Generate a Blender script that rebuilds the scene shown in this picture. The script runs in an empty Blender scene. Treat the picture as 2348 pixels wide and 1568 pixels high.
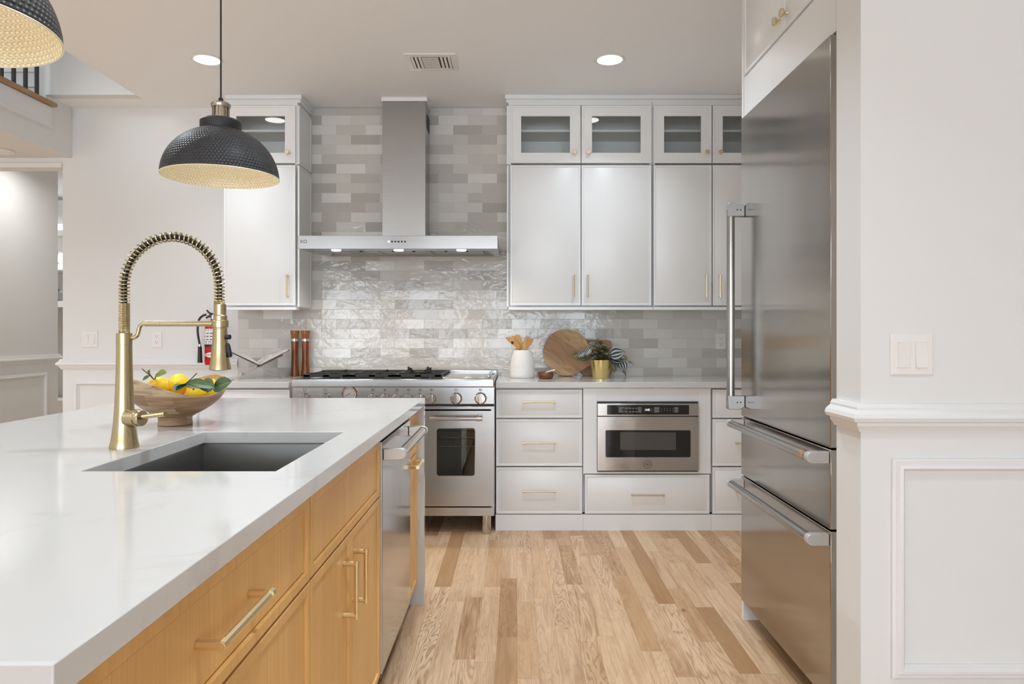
import bpy, bmesh, math, random
from mathutils import Vector, Matrix
R = math.radians
SC = bpy.context.scene
COL = SC.collection

# ------------------------------------------------------------------ camera
F = 1620.0                     # focal length in pixels of the 2348 x 1568 frame
EYE = 1.22
cam_d = bpy.data.cameras.new('camera')
cam = bpy.data.objects.new('camera', cam_d)
COL.objects.link(cam)
cam.location = (0, 0, EYE)
cam.rotation_euler = (R(90), 0, 0)
cam_d.sensor_width = 36.0
cam_d.lens = F / 2348.0 * 36.0
cam_d.shift_x = -(1183 - 1174) / 2348.0
cam_d.shift_y = -(784 - 763) / 2348.0
cam_d.clip_start = 0.05
SC.camera = cam

# ------------------------------------------------------------------ world, light, exposure
w = bpy.data.worlds.new('world'); SC.world = w; w.use_nodes = True
w.node_tree.nodes['Background'].inputs[0].default_value = (0.92, 0.96, 1.0, 1)
w.node_tree.nodes['Background'].inputs[1].default_value = 1.0
SC.view_settings.view_transform = 'Standard'
SC.view_settings.look = 'None'
SC.view_settings.gamma = 1.0
SC.view_settings.use_curve_mapping = False
SC.view_settings.exposure = 0.17
SC.cycles.max_bounces = 9; SC.cycles.diffuse_bounces = 6; SC.cycles.glossy_bounces = 4

def area(name, loc, rot, sx, sy, power, color=(1, 1, 1), spread=180, shape='RECTANGLE'):
    d = bpy.data.lights.new(name, 'AREA'); d.shape = shape
    d.size = sx; d.size_y = sy; d.energy = power; d.color = color; d.spread = R(spread)
    o = bpy.data.objects.new(name, d); COL.objects.link(o)
    o.location = loc; o.rotation_euler = rot
    return o
FILL_TINT = (0.80, 0.94, 1.09)
WARM = (0.87, 0.965, 1.055)
# added fill lamps standing in the unseen windows of the rear wall
for i, wx in enumerate((-4.6, -2.3, 0.0, 2.0)):
    area('window_daylight', (wx, -9.38, 1.45), (R(90), 0, 0), 1.5, 2.1, 84, FILL_TINT)
area('landing_daylight', (-4.6, -1.5, 4.2), (R(80), 0, R(-12)), 2.0, 1.6, 66, (0.93, 0.97, 1.0))  # no window here; lamp added to brighten the landing and the void
# ceiling lamps: the first two are the visible pair, the rest unseen, added fill
CANS_AND_FILL = [(0.546, 4.11), (-1.797, 4.11), (-0.25, 1.95), (0.3, 2.95), (-1.9, 2.95), (0.1, 0.7), (-2.2, 0.8), (-0.2, -1.2), (-1.797, -1.6), (0.546, -3.4), (-1.797, -4.2), (0.546, -6.0), (-1.797, -6.5)]
for cx, cy in CANS_AND_FILL:
    area('can_lamp', (cx, cy, 2.788), (0, 0, 0), 0.13, 0.13, 3.4 if cy > 4 else 7.6, WARM, 115, 'DISK')
area('hall_lamp', (-3.62, 5.5, 2.62), (0, 0, 0), 0.13, 0.13, 5, (1.0, 0.975, 0.94), 160, 'DISK')
for sx_, sy_ in ((-4.6, 2.6), (-4.6, 0.6), (-4.6, -1.4)):  # unseen lamps added so that floor bounce lifts the soffit
    area('soffit_lamp', (sx_, sy_, 2.44), (0, 0, 0), 0.13, 0.13, 34, WARM, 160, 'DISK')
area('far_hall_lamp', (-4.7, 6.6, 2.62), (0, 0, 0), 0.13, 0.13, 16, (1.0, 0.975, 0.94), 160, 'DISK')  # unseen lamp added to brighten the shelves in the gap
HOODL = [771, 914, 1058]
for hx in HOODL:
    area('hood_lamp', ((hx - 1183) / F * 4.42, 4.42, 1.728), (R(-4), 0, 0), 0.05, 0.05, 1.7, (1.0, 0.91, 0.80), 150, 'DISK')

# ------------------------------------------------------------------ helpers
def X(px, d): return (px - 1183.0) / F * d          # photo column at depth d -> metres
def Z(py, d): return EYE - (py - 763.0) / F * d     # photo row at depth d -> metres

def tag(o, label=None, cat=None, group=None, kind=None):
    if label: o['label'] = label
    if cat: o['category'] = cat
    if group: o['group'] = group
    if kind: o['kind'] = kind
    return o
def empty(name, loc, label, cat, group=None):
    o = bpy.data.objects.new(name, None); COL.objects.link(o)
    o.location = loc; o.empty_display_size = 0.1
    return tag(o, label, cat, group)
def rootloc(o):
    while o.parent: o = o.parent
    return o.location.copy()
def copy_tree(o, parent=None):
    c = o.copy(); COL.objects.link(c)
    if parent: c.parent = parent
    for ch in [k for k in bpy.data.objects if k.parent == o]:
        copy_tree(ch, c)
    return c

class MB:
    def __init__(s):
        s.bm = bmesh.new(); s.uv = None
    def quad(s, *p):
        return s.bm.faces.new([s.bm.verts.new(q) for q in p])
    def box(s, x0, x1, y0, y1, z0, z1, M=None):
        if x0 > x1: x0, x1 = x1, x0
        if y0 > y1: y0, y1 = y1, y0
        if z0 > z1: z0, z1 = z1, z0
        c = [(x0,y0,z0),(x1,y0,z0),(x1,y1,z0),(x0,y1,z0),(x0,y0,z1),(x1,y0,z1),(x1,y1,z1),(x0,y1,z1)]
        v = [s.bm.verts.new(M @ Vector(q) if M else q) for q in c]
        for f in ((3,2,1,0),(4,5,6,7),(0,1,5,4),(1,2,6,5),(2,3,7,6),(3,0,4,7)):
            s.bm.faces.new([v[i] for i in f])
        return s
    def lathe(s, prof, c=(0,0,0), n=40, M=None, fr=None, uv=False):
        # profile of (radius, height) round the z axis; M places it; fr(theta,i) scales the radius
        if uv and s.uv is None: s.uv = s.bm.loops.layers.uv.new('UVMap')
        rings = []; c = Vector(c)
        L = [0.0]
        for i in range(1, len(prof)):
            L.append(L[-1] + math.hypot(prof[i][0]-prof[i-1][0], prof[i][1]-prof[i-1][1]))
        for i, (r, z) in enumerate(prof):
            if r < 1e-6:
                p = Vector((0, 0, z))
                rings.append([s.bm.verts.new((M @ p if M else p) + c)])
            else:
                ring = []
                for k in range(n):
                    t = 2*math.pi*k/n
                    q = r*(fr(t, i) if fr else 1)
                    p = Vector((q*math.cos(t), q*math.sin(t), z))
                    ring.append(s.bm.verts.new((M @ p if M else p) + c))
                rings.append(ring)
        for i in range(len(rings)-1):
            a, b = rings[i], rings[i+1]
            for k in range(n):
                k2 = (k+1) % n
                if len(a) == 1 and len(b) == 1: break
                if len(a) == 1: vs, us = (a[0], b[k2], b[k]), ((k+.5, i), (k+1, i+1), (k, i+1))
                elif len(b) == 1: vs, us = (a[k], a[k2], b[0]), ((k, i), (k+1, i), (k+.5, i+1))
                else: vs, us = (a[k], a[k2], b[k2], b[k]), ((k, i), (k+1, i), (k+1, i+1), (k, i+1))
                f = s.bm.faces.new(vs)
                if uv:
                    for lp, (uu, vi) in zip(f.loops, us): lp[s.uv].uv = (uu/n, L[vi])
        return s
    def cyl(s, p0, p1, r0, r1=None, n=20):
        p0, p1 = Vector(p0), Vector(p1); d = p1-p0
        M = d.to_track_quat('Z', 'Y').to_matrix()
        r1 = r0 if r1 is None else r1
        return s.lathe([(0,0),(r0,0),(r1,d.length),(0,d.length)], p0, n, M)
    def tube(s, pts, r, n=10, cap=True, closed=False):
        pts = [Vector(p) for p in pts]; m = len(pts)
        up = None; rings = []
        for i, p in enumerate(pts):
            if closed: t = pts[(i+1) % m] - pts[i-1]
            else: t = pts[min(i+1, m-1)] - pts[max(i-1, 0)]
            t.normalize()
            if up is None: up = t.orthogonal().normalized()
            else:
                up = up - t*up.dot(t)
                up.normalize()
            side = t.cross(up)
            rr = r[i] if isinstance(r, (list, tuple)) else r
            rings.append([s.bm.verts.new(p + (up*math.cos(2*math.pi*k/n) + side*math.sin(2*math.pi*k/n))*rr) for k in range(n)])
        for i in range(m if closed else m-1):
            a, b = rings[i], rings[(i+1) % m]
            for k in range(n):
                s.bm.faces.new((a[k], a[(k+1) % n], b[(k+1) % n], b[k]))
        if cap and not closed:
            s.bm.faces.new(rings[0][::-1]); s.bm.faces.new(rings[-1])
        return s
    def prism(s, poly, mp, h0, h1):
        a = [s.bm.verts.new(mp(u, v, h0)) for u, v in poly]
        b = [s.bm.verts.new(mp(u, v, h1)) for u, v in poly]
        n = len(poly)
        s.bm.faces.new(a); s.bm.faces.new(b[::-1])
        for i in range(n): s.bm.faces.new((a[i], a[(i+1) % n], b[(i+1) % n], b[i]))
        return s
    def ring(s, mp, a0, a1, b0, b1, prof, first=False, last=False, closed=False):
        # rectangular frame: prof = (inset, height) points swept round the rectangle with mitred corners
        rr = []
        for ins, h in prof:
            rr.append([s.bm.verts.new(mp(a, b, h)) for a, b in
                       ((a0+ins, b0+ins), (a1-ins, b0+ins), (a1-ins, b1-ins), (a0+ins, b1-ins))])
        m = len(rr)
        for i in range(m if closed else m-1):
            p, q = rr[i], rr[(i+1) % m]
            for k in range(4):
                s.bm.faces.new((p[k], p[(k+1) % 4], q[(k+1) % 4], q[k]))
        if first: s.bm.faces.new(rr[0])
        if last: s.bm.faces.new(rr[-1])
        return s
    def text(s, body, size, mp, depth=0.0004, align='CENTER'):
        cu = bpy.data.curves.new('t', 'FONT'); cu.body = body; cu.size = size
        cu.align_x = align; cu.align_y = 'CENTER'; cu.resolution_u = 3
        ob = bpy.data.objects.new('t', cu)
        me = bpy.data.meshes.new_from_object(ob)
        vs = [v.co.copy() for v in me.vertices]
        nv = [s.bm.verts.new(mp(v.x, v.y, depth)) for v in vs]
        for p in me.polygons:
            try: s.bm.faces.new([nv[i] for i in p.vertices])
            except ValueError: pass
        bpy.data.objects.remove(ob); bpy.data.curves.remove(cu); bpy.data.meshes.remove(me)
        return s
    def leaf(s, base, d, nrm, L, W, bend=0.2, fold=0.15, nu=7, nv=8, pw=0.8, cup=0.0):
        if s.uv is None: s.uv = s.bm.loops.layers.uv.new('UVMap')
        base, d, nrm = Vector(base), Vector(d).normalized(), Vector(nrm)
        nrm = (nrm - d*nrm.dot(d)).normalized(); side = d.cross(nrm)
        g = []
        for j in range(nv+1):
            t = j/nv
            wd = W*0.5*(math.sin(math.pi*t**pw))**0.8 if 0 < t < 1 else 0.0006
            c = base + d*(L*t) - nrm*(bend*L*t*t)
            row = []
            for i in range(nu):
                u = -1+2*i/(nu-1)
                row.append(s.bm.verts.new(c + side*(wd*u) + nrm*(fold*wd*abs(u) - cup*wd*u*u)))
            g.append(row)
        for j in range(nv):
            for i in range(nu-1):
                f = s.bm.faces.new((g[j][i], g[j][i+1], g[j+1][i+1], g[j+1][i]))
                for lp, (a, b) in zip(f.loops, ((i, j), (i+1, j), (i+1, j+1), (i, j+1))):
                    lp[s.uv].uv = (a/(nu-1), b/nv)
        return s
    def done(s, name, mat, parent=None, loc=None, smooth=38, bevel=0, seg=2, norm=True):
        bm = s.bm
        if norm: bmesh.ops.recalc_face_normals(bm, faces=bm.faces)
        if parent is not None: off = rootloc(parent)
        elif loc is not None: off = Vector(loc)
        else:
            xs = [v.co.x for v in bm.verts]; ys = [v.co.y for v in bm.verts]; zs = [v.co.z for v in bm.verts]
            off = Vector(((min(xs)+max(xs))/2, (min(ys)+max(ys))/2, min(zs)))
        bmesh.ops.translate(bm, verts=bm.verts, vec=-off)
        me = bpy.data.meshes.new(name); bm.to_mesh(me); bm.free()
        me.materials.append(mat)
        if smooth:
            me.polygons.foreach_set('use_smooth', [True]*len(me.polygons))
            me.set_sharp_from_angle(angle=R(smooth))
        o = bpy.data.objects.new(name, me); COL.objects.link(o)
        if parent is not None: o.parent = parent
        else: o.location = off
        if bevel:
            b = o.modifiers.new('edge', 'BEVEL'); b.width = bevel; b.segments = seg
            b.limit_method = 'ANGLE'; b.angle_limit = R(40); b.harden_normals = False
        return o

def front(Y0):  return lambda a, b, h: (a, Y0-h, b)      # plane facing the camera (-Y)
def faceXp(X0): return lambda a, b, h: (X0+h, a, b)      # plane facing +X, a runs along Y
def faceXm(X0): return lambda a, b, h: (X0-h, a, b)      # plane facing -X

# ------------------------------------------------------------------ materials
class NT:
    def __init__(s, name):
        s.m = bpy.data.materials.new(name); s.m.use_nodes = True
        s.t = s.m.node_tree; s.b = s.t.nodes['Principled BSDF']; s.out = s.t.nodes['Material Output']
    def n(s, typ, ins=None, **props):
        nd = s.t.nodes.new(typ)
        for k, v in props.items(): setattr(nd, k, v)
        for k, v in (ins or {}).items(): s.set(nd.inputs[k], v)
        return nd
    def set(s, sock, v):
        if isinstance(v, bpy.types.NodeSocket): s.t.links.new(v, sock)
        elif isinstance(v, bpy.types.Node): s.t.links.new(v.outputs[0], sock)
        else: sock.default_value = v
    def math(s, op, a, b=0.0, c=0.0):
        nd = s.t.nodes.new('ShaderNodeMath'); nd.operation = op
        s.set(nd.inputs[0], a); s.set(nd.inputs[1], b); s.set(nd.inputs[2], c)
        return nd.outputs[0]
    def ramp(s, fac, stops, interp='LINEAR'):
        nd = s.t.nodes.new('ShaderNodeValToRGB'); nd.color_ramp.interpolation = interp
        e = nd.color_ramp.elements
        while len(e) < len(stops): e.new(0.5)
        for el, (p, c) in zip(e, stops):
            el.position = p; el.color = c if len(c) == 4 else (*c, 1)
        s.set(nd.inputs[0], fac); return nd.outputs[0]
    def mix(s, fac, a, b, typ='MIX'):
        nd = s.t.nodes.new('ShaderNodeMix'); nd.data_type = 'RGBA'; nd.blend_type = typ
        s.set(nd.inputs[0], fac)
        s.set(nd.inputs[6], a if not isinstance(a, tuple) else (*a, 1)); s.set(nd.inputs[7], b if not isinstance(b, tuple) else (*b, 1))
        return nd.outputs[2]
    def obj(s): return s.n('ShaderNodeTexCoord').outputs['Object']
    def sep(s, v):
        nd = s.n('ShaderNodeSeparateXYZ', {0: v}); return nd.outputs[0], nd.outputs[1], nd.outputs[2]
    def xyz(s, x=0.0, y=0.0, z=0.0):
        return s.n('ShaderNodeCombineXYZ', {0: x, 1: y, 2: z}).outputs[0]
    def map(s, v, scale=(1,1,1), loc=(0,0,0), rot=(0,0,0)):
        return s.n('ShaderNodeMapping', {'Vector': v, 'Scale': scale, 'Location': loc, 'Rotation': rot}).outputs[0]
    def noise(s, v, scale=5, detail=2, rough=0.5, dist=0.0):
        return s.n('ShaderNodeTexNoise', {'Vector': v, 'Scale': scale, 'Detail': detail, 'Roughness': rough, 'Distortion': dist}).outputs[0]
    def bump(s, h, strength=0.1, dist=0.01, nrm=None):
        nd = s.n('ShaderNodeBump', {'Height': h, 'Strength': strength, 'Distance': dist})
        if nrm: s.set(nd.inputs['Normal'], nrm)
        s.set(s.b.inputs['Normal'], nd.outputs[0]); return nd.outputs[0]
    def p(s, **kw):
        names = {'color': 'Base Color', 'rough': 'Roughness', 'metal': 'Metallic', 'spec': 'Specular IOR Level', 'coat': 'Coat Weight',
                 'coat_rough': 'Coat Roughness', 'sub': 'Subsurface Weight', 'aniso': 'Anisotropic', 'alpha': 'Alpha', 'emit': 'Emission Color', 'es': 'Emission Strength'}
        for k, v in kw.items():
            if isinstance(v, tuple) and len(v) == 3 and k in ('color', 'emit'): v = (*v, 1)
            s.set(s.b.inputs[names[k]], v)
        return s

def srgb(r, g, b):
    f = lambda c: (c/255/12.92) if c/255 <= 0.04045 else ((c/255+0.055)/1.055)**2.4
    return (f(r), f(g), f(b))
def simple(name, color, rough=0.5, metal=0.0, **kw):
    return NT(name).p(color=color, rough=rough, metal=metal, **kw).m

M = {}
def paint(name, color, rough=0.55, amt=0.02, scale=180):
    t = NT(name); t.p(color=color, rough=rough)
    t.bump(t.noise(t.obj(), scale, 3), amt, 0.004)
    return t.m
M['wall'] = paint('wall_paint', (0.765, 0.775, 0.77), 0.6)
M['ceiling'] = paint('ceiling_paint', (0.90, 0.93, 0.955), 0.8)
M['trim'] = paint('trim_paint', (0.79, 0.795, 0.795), 0.35, 0.01, 60)
M['cabinet'] = paint('cabinet_lacquer', (0.83, 0.845, 0.85), 0.32, 0.01, 40)
M['gap'] = simple('shadow_gap_liner', (0.25, 0.245, 0.24), 0.6)
M['inside'] = simple('cabinet_interior', (0.78, 0.78, 0.76), 0.5)
M['plastic'] = simple('white_plastic', (0.82, 0.81, 0.79), 0.3)
M['slot'] = simple('dark_slot', (0.03, 0.03, 0.03), 0.5)
M['black'] = simple('black_rubber', (0.012, 0.013, 0.015), 0.4)
M['rail_black'] = simple('black_baluster_metal', (0.010, 0.010, 0.011), 0.4)
M['iron'] = paint('cast_iron', (0.018, 0.017, 0.016), 0.5, 0.1, 300)
M['lamp'] = simple('lamp_diffuser', (1, 1, 1), 0.5, emit=(1.0, 0.97, 0.92), es=9.0)
M['hoodlamp'] = simple('hood_lamp_lens', (1, 1, 1), 0.5, emit=(1.0, 0.93, 0.84), es=7.0)

def steel(name, color=(0.43, 0.425, 0.415), rough=0.24, along='x', streak=0.02, wave=0.0):
    t = NT(name); o = t.obj()
    sc = {'x': (3, 400, 400), 'z': (400, 400, 3), 'y': (400, 3, 400)}[along]
    g = t.noise(t.map(o, sc), 1.0, 3)
    t.p(color=color, metal=1.0, rough=t.math('MULTIPLY_ADD', g, 0.16, rough-0.08))
    n1 = t.bump(g, streak, 0.0015)
    if wave:
        wv = t.noise(t.map(o, (1.2, 1.2, 2.4)), 1.6, 1)
        t.bump(wv, 1.0, wave, n1)
    return t.m
M['steel'] = steel('brushed_steel')
t = NT('brushed_steel_door'); o = t.obj(); g = t.noise(t.map(o, (400, 3, 400)), 1.0, 3)
t.p(color=(0.43, 0.405, 0.37), metal=1.0, rough=0.14, aniso=0.88)
tg = t.n('ShaderNodeTangent', direction_type='RADIAL', axis='Z'); t.t.links.new(tg.outputs[0], t.b.inputs['Tangent'])
t.bump(t.noise(t.map(o, (1.0, 1.9, 0.9)), 1.3, 1), 1.0, 0.0045); M['steel_fridge'] = t.m
M['steel_shiny'] = steel('polished_steel', (0.52, 0.49, 0.455), 0.14, 'x', 0.01)
M['steel_dish'] = steel('dishwasher_steel', (0.48, 0.47, 0.465), 0.12, 'z', 0.02)
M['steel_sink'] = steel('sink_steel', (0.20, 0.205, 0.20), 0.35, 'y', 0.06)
M['steel_white'] = simple('pale_satin_metal', (0.66, 0.65, 0.635), 0.3, 0.6)
M['satin_grey'] = simple('satin_grey_metal', (0.42, 0.42, 0.415), 0.32, 0.8)
M['chrome'] = simple('chrome', (0.60, 0.585, 0.57), 0.12, 1.0)
M['copper'] = simple('copper_band', (0.75, 0.40, 0.26), 0.25, 1.0)
t = NT('brushed_brass'); g = t.noise(t.map(t.obj(), (500, 500, 6)), 1.0, 3)
t.p(color=t.mix(g, (0.44, 0.355, 0.20), (0.59, 0.49, 0.30)), metal=1.0, rough=t.math('MULTIPLY_ADD', g, 0.15, 0.22)); t.bump(g, 0.05, 0.001); M['brass'] = t.m
M['brass_pull'] = simple('satin_brass', (0.80, 0.69, 0.47), 0.30, 1.0)
M['brass_isl'] = simple('pale_brass', (0.88, 0.74, 0.46), 0.33, 1.0)
M['brass_pot'] = simple('polished_gold_pot', (0.80, 0.63, 0.26), 0.2, 1.0)
M['bronze'] = simple('antique_nickel', (0.47, 0.42, 0.35), 0.28, 1.0)

# hammered pendant shade
def hammered(name, color, rough, metal, depth, sgn=1):
    t = NT(name); uv = t.n('ShaderNodeTexCoord').outputs['UV']; u, v, _ = t.sep(uv)
    vv_ = t.math('DIVIDE', v, 0.0105); rw_ = t.math('FLOOR', vv_)
    off = t.math('MULTIPLY', t.math('MODULO', rw_, 2.0), 0.5)
    fx_ = t.math('SUBTRACT', t.math('FRACT', t.math('ADD', t.math('MULTIPLY', u, 100.0), off)), 0.5)
    fy_ = t.math('SUBTRACT', t.math('FRACT', vv_), 0.5)
    d2 = t.math('ADD', t.math('MULTIPLY', fx_, fx_), t.math('MULTIPLY', fy_, fy_))
    h = t.math('MAXIMUM', t.math('SUBTRACT', 1.0, t.math('MULTIPLY', d2, 4.0)), 0.0)
    t.p(color=color, rough=rough, metal=metal); t.bump(t.math('MULTIPLY', h, sgn), 1.0, depth)
    return t.m
M['shade_out'] = hammered('hammered_black_enamel', (0.024, 0.026, 0.030), 0.42, 0.0, 0.0016)
M['shade_in'] = hammered('hammered_gold_lining', (0.96, 0.88, 0.66), 0.42, 0.3, 0.0030)
M['shade_cap'] = simple('matt_black_enamel', (0.022, 0.024, 0.028), 0.45)

# quartz
t = NT('white_quartz'); o = t.obj()
v1 = t.noise(t.map(o, (1.5, 0.9, 1.2), (3, 1, 0)), 2.2, 6, 0.6, 1.2)
vein = t.math('SUBTRACT', 1.0, t.math('MULTIPLY', t.math('ABSOLUTE', t.math('SUBTRACT', v1, 0.5)), 26.0))
vein = t.math('MAXIMUM', vein, 0.0)
v2 = t.noise(o, 3.0, 3)
f = t.math('MULTIPLY', t.math('MULTIPLY', vein, t.math('MAXIMUM', t.math('SUBTRACT', v2, 0.45), 0.0)), 1.6)
t.p(color=t.mix(f, (0.61, 0.61, 0.60), (0.42, 0.42, 0.42)), rough=0.10); M['quartz'] = t.m

# glazed wall tile
t = NT('glazed_tile'); o = t.obj(); x, y, z = t.sep(o)
TX, TZ = 1.372 + 20*0.2065, -2.755 + 50*0.0685
vec = t.xyz(t.math('ADD', x, TX), t.math('ADD', z, TZ), 0.0)
br = t.n('ShaderNodeTexBrick', {'Vector': vec, 'Color1': (0, 0, 0, 1), 'Color2': (1, 1, 1, 1), 'Mortar': (0.5, 0.5, 0.5, 1), 'Scale': 1.0,
         'Mortar Size': 0.0011, 'Mortar Smooth': 0.2, 'Bias': 0.0, 'Brick Width': 0.2065, 'Row Height': 0.0685}, offset=0.5, offset_frequency=2, squash=1.0)
rnd = br.outputs['Color']; mort = br.outputs['Fac']
col = t.ramp(rnd, [(0.0, srgb(174, 171, 164)), (0.25, srgb(196, 192, 186)), (0.55, srgb(212, 209, 203)), (1.0, srgb(228, 226, 222))])
cl = t.noise(t.map(o, (1, 1, 1)), 14, 4)
col = t.mix(t.math('MULTIPLY', cl, 0.25), col, srgb(190, 186, 178))
t.p(color=t.mix(mort, col, srgb(196, 192, 186)), rough=t.math('MULTIPLY_ADD', mort, 0.5, 0.08), spec=0.32)
wz = t.math('ADD', t.noise(t.map(o, (1, 1, 1.3)), 19, 1, 0.4, 0.5), t.math('MULTIPLY', t.noise(t.map(o, (1, 1, 1.2)), 55, 2, 0.4, 0.4), 0.22))
amp = t.math('MULTIPLY_ADD', t.n('ShaderNodeTexWhiteNoise', {'Vector': t.xyz(rnd, 0.0, 0.0)}, noise_dimensions='3D').outputs[0], 0.95, 0.12)
h = t.math('SUBTRACT', t.math('MULTIPLY', wz, amp), t.math('MULTIPLY', mort, 0.5))
t.bump(h, 0.36, 0.008); M['tile'] = t.m

# plank floor
t = NT('oak_plank_floor'); o = t.obj(); x, y, z = t.sep(o)
PW = 0.0795
xr = t.math('DIVIDE', t.math('SUBTRACT', x, 0.005), PW)
row = t.math('FLOOR', xr); fx = t.math('FRACT', xr)
r1 = t.n('ShaderNodeTexWhiteNoise', {'Vector': t.xyz(row, 3.7, 1.0)}).outputs[0]
Ln = t.math('MULTIPLY_ADD', r1, 0.55, 0.55)
yy = t.math('DIVIDE', t.math('ADD', y, t.math('MULTIPLY', r1, 37.3)), Ln)
seg = t.math('FLOOR', yy); fy = t.math('MULTIPLY', t.math('FRACT', yy), Ln)
wn = t.n('ShaderNodeTexWhiteNoise', {'Vector': t.xyz(row, seg, 5.0)})
pid = wn.outputs[0]; i1, i2, i3 = t.sep(wn.outputs[1])
e1 = t.math('LESS_THAN', t.math('MINIMUM', fx, t.math('SUBTRACT', 1.0, fx)), 0.009)
seam = t.math('MAXIMUM', e1, t.math('LESS_THAN', fy, 0.0014))
gv = t.xyz(t.math('ADD', t.math('MULTIPLY', x, 8.0), t.math('MULTIPLY', i1, 40.0)), t.math('ADD', t.math('MULTIPLY', y, 1.15), t.math('MULTIPLY', i2, 40.0)), t.math('MULTIPLY', i3, 30.0))
n1 = t.noise(gv, 1.15, 3.0, 0.55, 0.5)
rings = t.math('POWER', t.math('MULTIPLY_ADD', t.math('SINE', t.math('MULTIPLY', n1, 105.0)), 0.5, 0.5), 3.0)
fine = t.noise(t.xyz(t.math('MULTIPLY', x, 170.0), t.math('MULTIPLY', y, 5.0), t.math('MULTIPLY', pid, 20.0)), 1.0, 4)
streak = t.noise(t.xyz(t.math('ADD', t.math('MULTIPLY', x, 26.0), t.math('MULTIPLY', i2, 30.0)), t.math('MULTIPLY', y, 1.5), t.math('MULTIPLY', i1, 30.0)), 1.0, 3, 0.5, 0.8)
base = t.ramp(pid, [(0.0, srgb(224, 194, 158)), (0.3, srgb(213, 179, 144)), (0.55, srgb(218, 184, 148)), (0.74, srgb(205, 168, 130)), (0.88, srgb(190, 151, 110)), (1.0, srgb(170, 130, 90))])
hs = t.math('MULTIPLY', t.ramp(streak, [(0.50, (0, 0, 0)), (0.66, (1, 1, 1))]), t.math('MULTIPLY_ADD', i3, 0.9, 0.0))
heart = t.ramp(t.noise(t.xyz(t.math('ADD', t.math('MULTIPLY', x, 10.0), t.math('MULTIPLY', i3, 50.0)), t.math('MULTIPLY', y, 2.2), t.math('MULTIPLY', i2, 50.0)), 1.0, 3, 0.6, 1.2), [(0.47, (0, 0, 0)), (0.60, (1, 1, 1))])
c = t.mix(t.math('MULTIPLY', heart, t.math('MULTIPLY_ADD', i1, 0.5, 0.0)), base, srgb(176, 134, 94))
c = t.mix(t.math('MULTIPLY', hs, 0.75), c, srgb(150, 108, 68))
c = t.mix(t.math('MULTIPLY', rings, t.math('MULTIPLY_ADD', t.math('POWER', i2, 2.0), 0.50, 0.08)), c, srgb(140, 98, 62))
c = t.mix(t.math('MULTIPLY', t.math('MAXIMUM', t.math('SUBTRACT', fine, 0.45), 0.0), 0.9), c, srgb(140, 100, 64))
kn = t.n('ShaderNodeTexVoronoi', {'Vector': t.xyz(t.math('MULTIPLY', x, 3.6), t.math('MULTIPLY', y, 2.0), 0.0), 'Scale': 1.0}).outputs['Distance']
c = t.mix(t.ramp(kn, [(0.0, (1, 1, 1)), (0.022, (0.7, 0.7, 0.7)), (0.05, (0, 0, 0))]), c, srgb(96, 62, 36))
c = t.mix(t.math('MULTIPLY', seam, 0.45), c, srgb(110, 76, 46))
t.p(color=c, rough=t.math('MULTIPLY_ADD', fine, 0.14, 0.30), spec=0.42)
t.bump(t.math('SUBTRACT', t.math('MULTIPLY', fine, 0.1), seam), 0.12, 0.001); M['floor'] = t.m

# woods: c1/c2 base pair, grain axis
def wood(name, c1, c2, dark, axis='z', rough=0.4, ringf=30.0, scale=1.0, amt=0.3):
    t = NT(name); o = t.obj()
    k = {'z': (1, 1, 0.08), 'x': (0.08, 1, 1), 'y': (1, 0.08, 1)}[axis]
    n1 = t.noise(t.map(o, tuple(q*9*scale for q in k)), 1.0, 2, 0.5, 0.5)
    rg = t.math('MULTIPLY_ADD', t.math('SINE', t.math('MULTIPLY', n1, ringf)), 0.5, 0.5)
    fn = t.noise(t.map(o, tuple(q*220*scale if q == 1 else 4*scale for q in k)), 1.0, 4)
    c = t.mix(rg, c1, c2)
    c = t.mix(t.math('MULTIPLY', t.math('MAXIMUM', t.math('SUBTRACT', fn, 0.42), 0.0), amt*3), c, dark)
    t.p(color=c, rough=rough); t.bump(fn, 0.04, 0.001)
    return t
M['oak'] = wood('island_oak', srgb(234, 188, 118), srgb(225, 178, 108), srgb(168, 122, 68), 'z', 0.42, 12.0, 1.0, 0.22).m
M['oak_y'] = wood('island_oak_horizontal', srgb(199, 152, 94), srgb(189, 142, 84), srgb(150, 106, 58), 'y', 0.42, 12.0).m
M['oak_edge'] = simple('oak_groove_shadow', srgb(108, 72, 38), 0.6)  # dark brown paints the shade between and below the island fronts
M['tread'] = wood('tread_oak', srgb(176, 136, 100), srgb(160, 120, 86), srgb(120, 84, 56), 'y', 0.4).m
M['mill'] = wood('mill_acacia', srgb(150, 84, 34), srgb(112, 58, 22), srgb(62, 30, 12), 'z', 0.3, 26.0, 2.2, 0.5).m
M['mill_top'] = wood('mill_acacia_top', srgb(168, 104, 50), srgb(146, 86, 38), srgb(96, 54, 24), 'z', 0.3, 20.0, 2.0, 0.4).m
M['salt'] = wood('salt_acacia', srgb(136, 78, 42), srgb(98, 52, 26), srgb(56, 28, 14), 'x', 0.35, 30.0, 2.5, 0.5).m
M['bamboo'] = wood('beech_utensil', srgb(214, 164, 96), srgb(196, 142, 76), srgb(150, 100, 50), 'z', 0.45, 14.0, 2.0, 0.3).m
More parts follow.
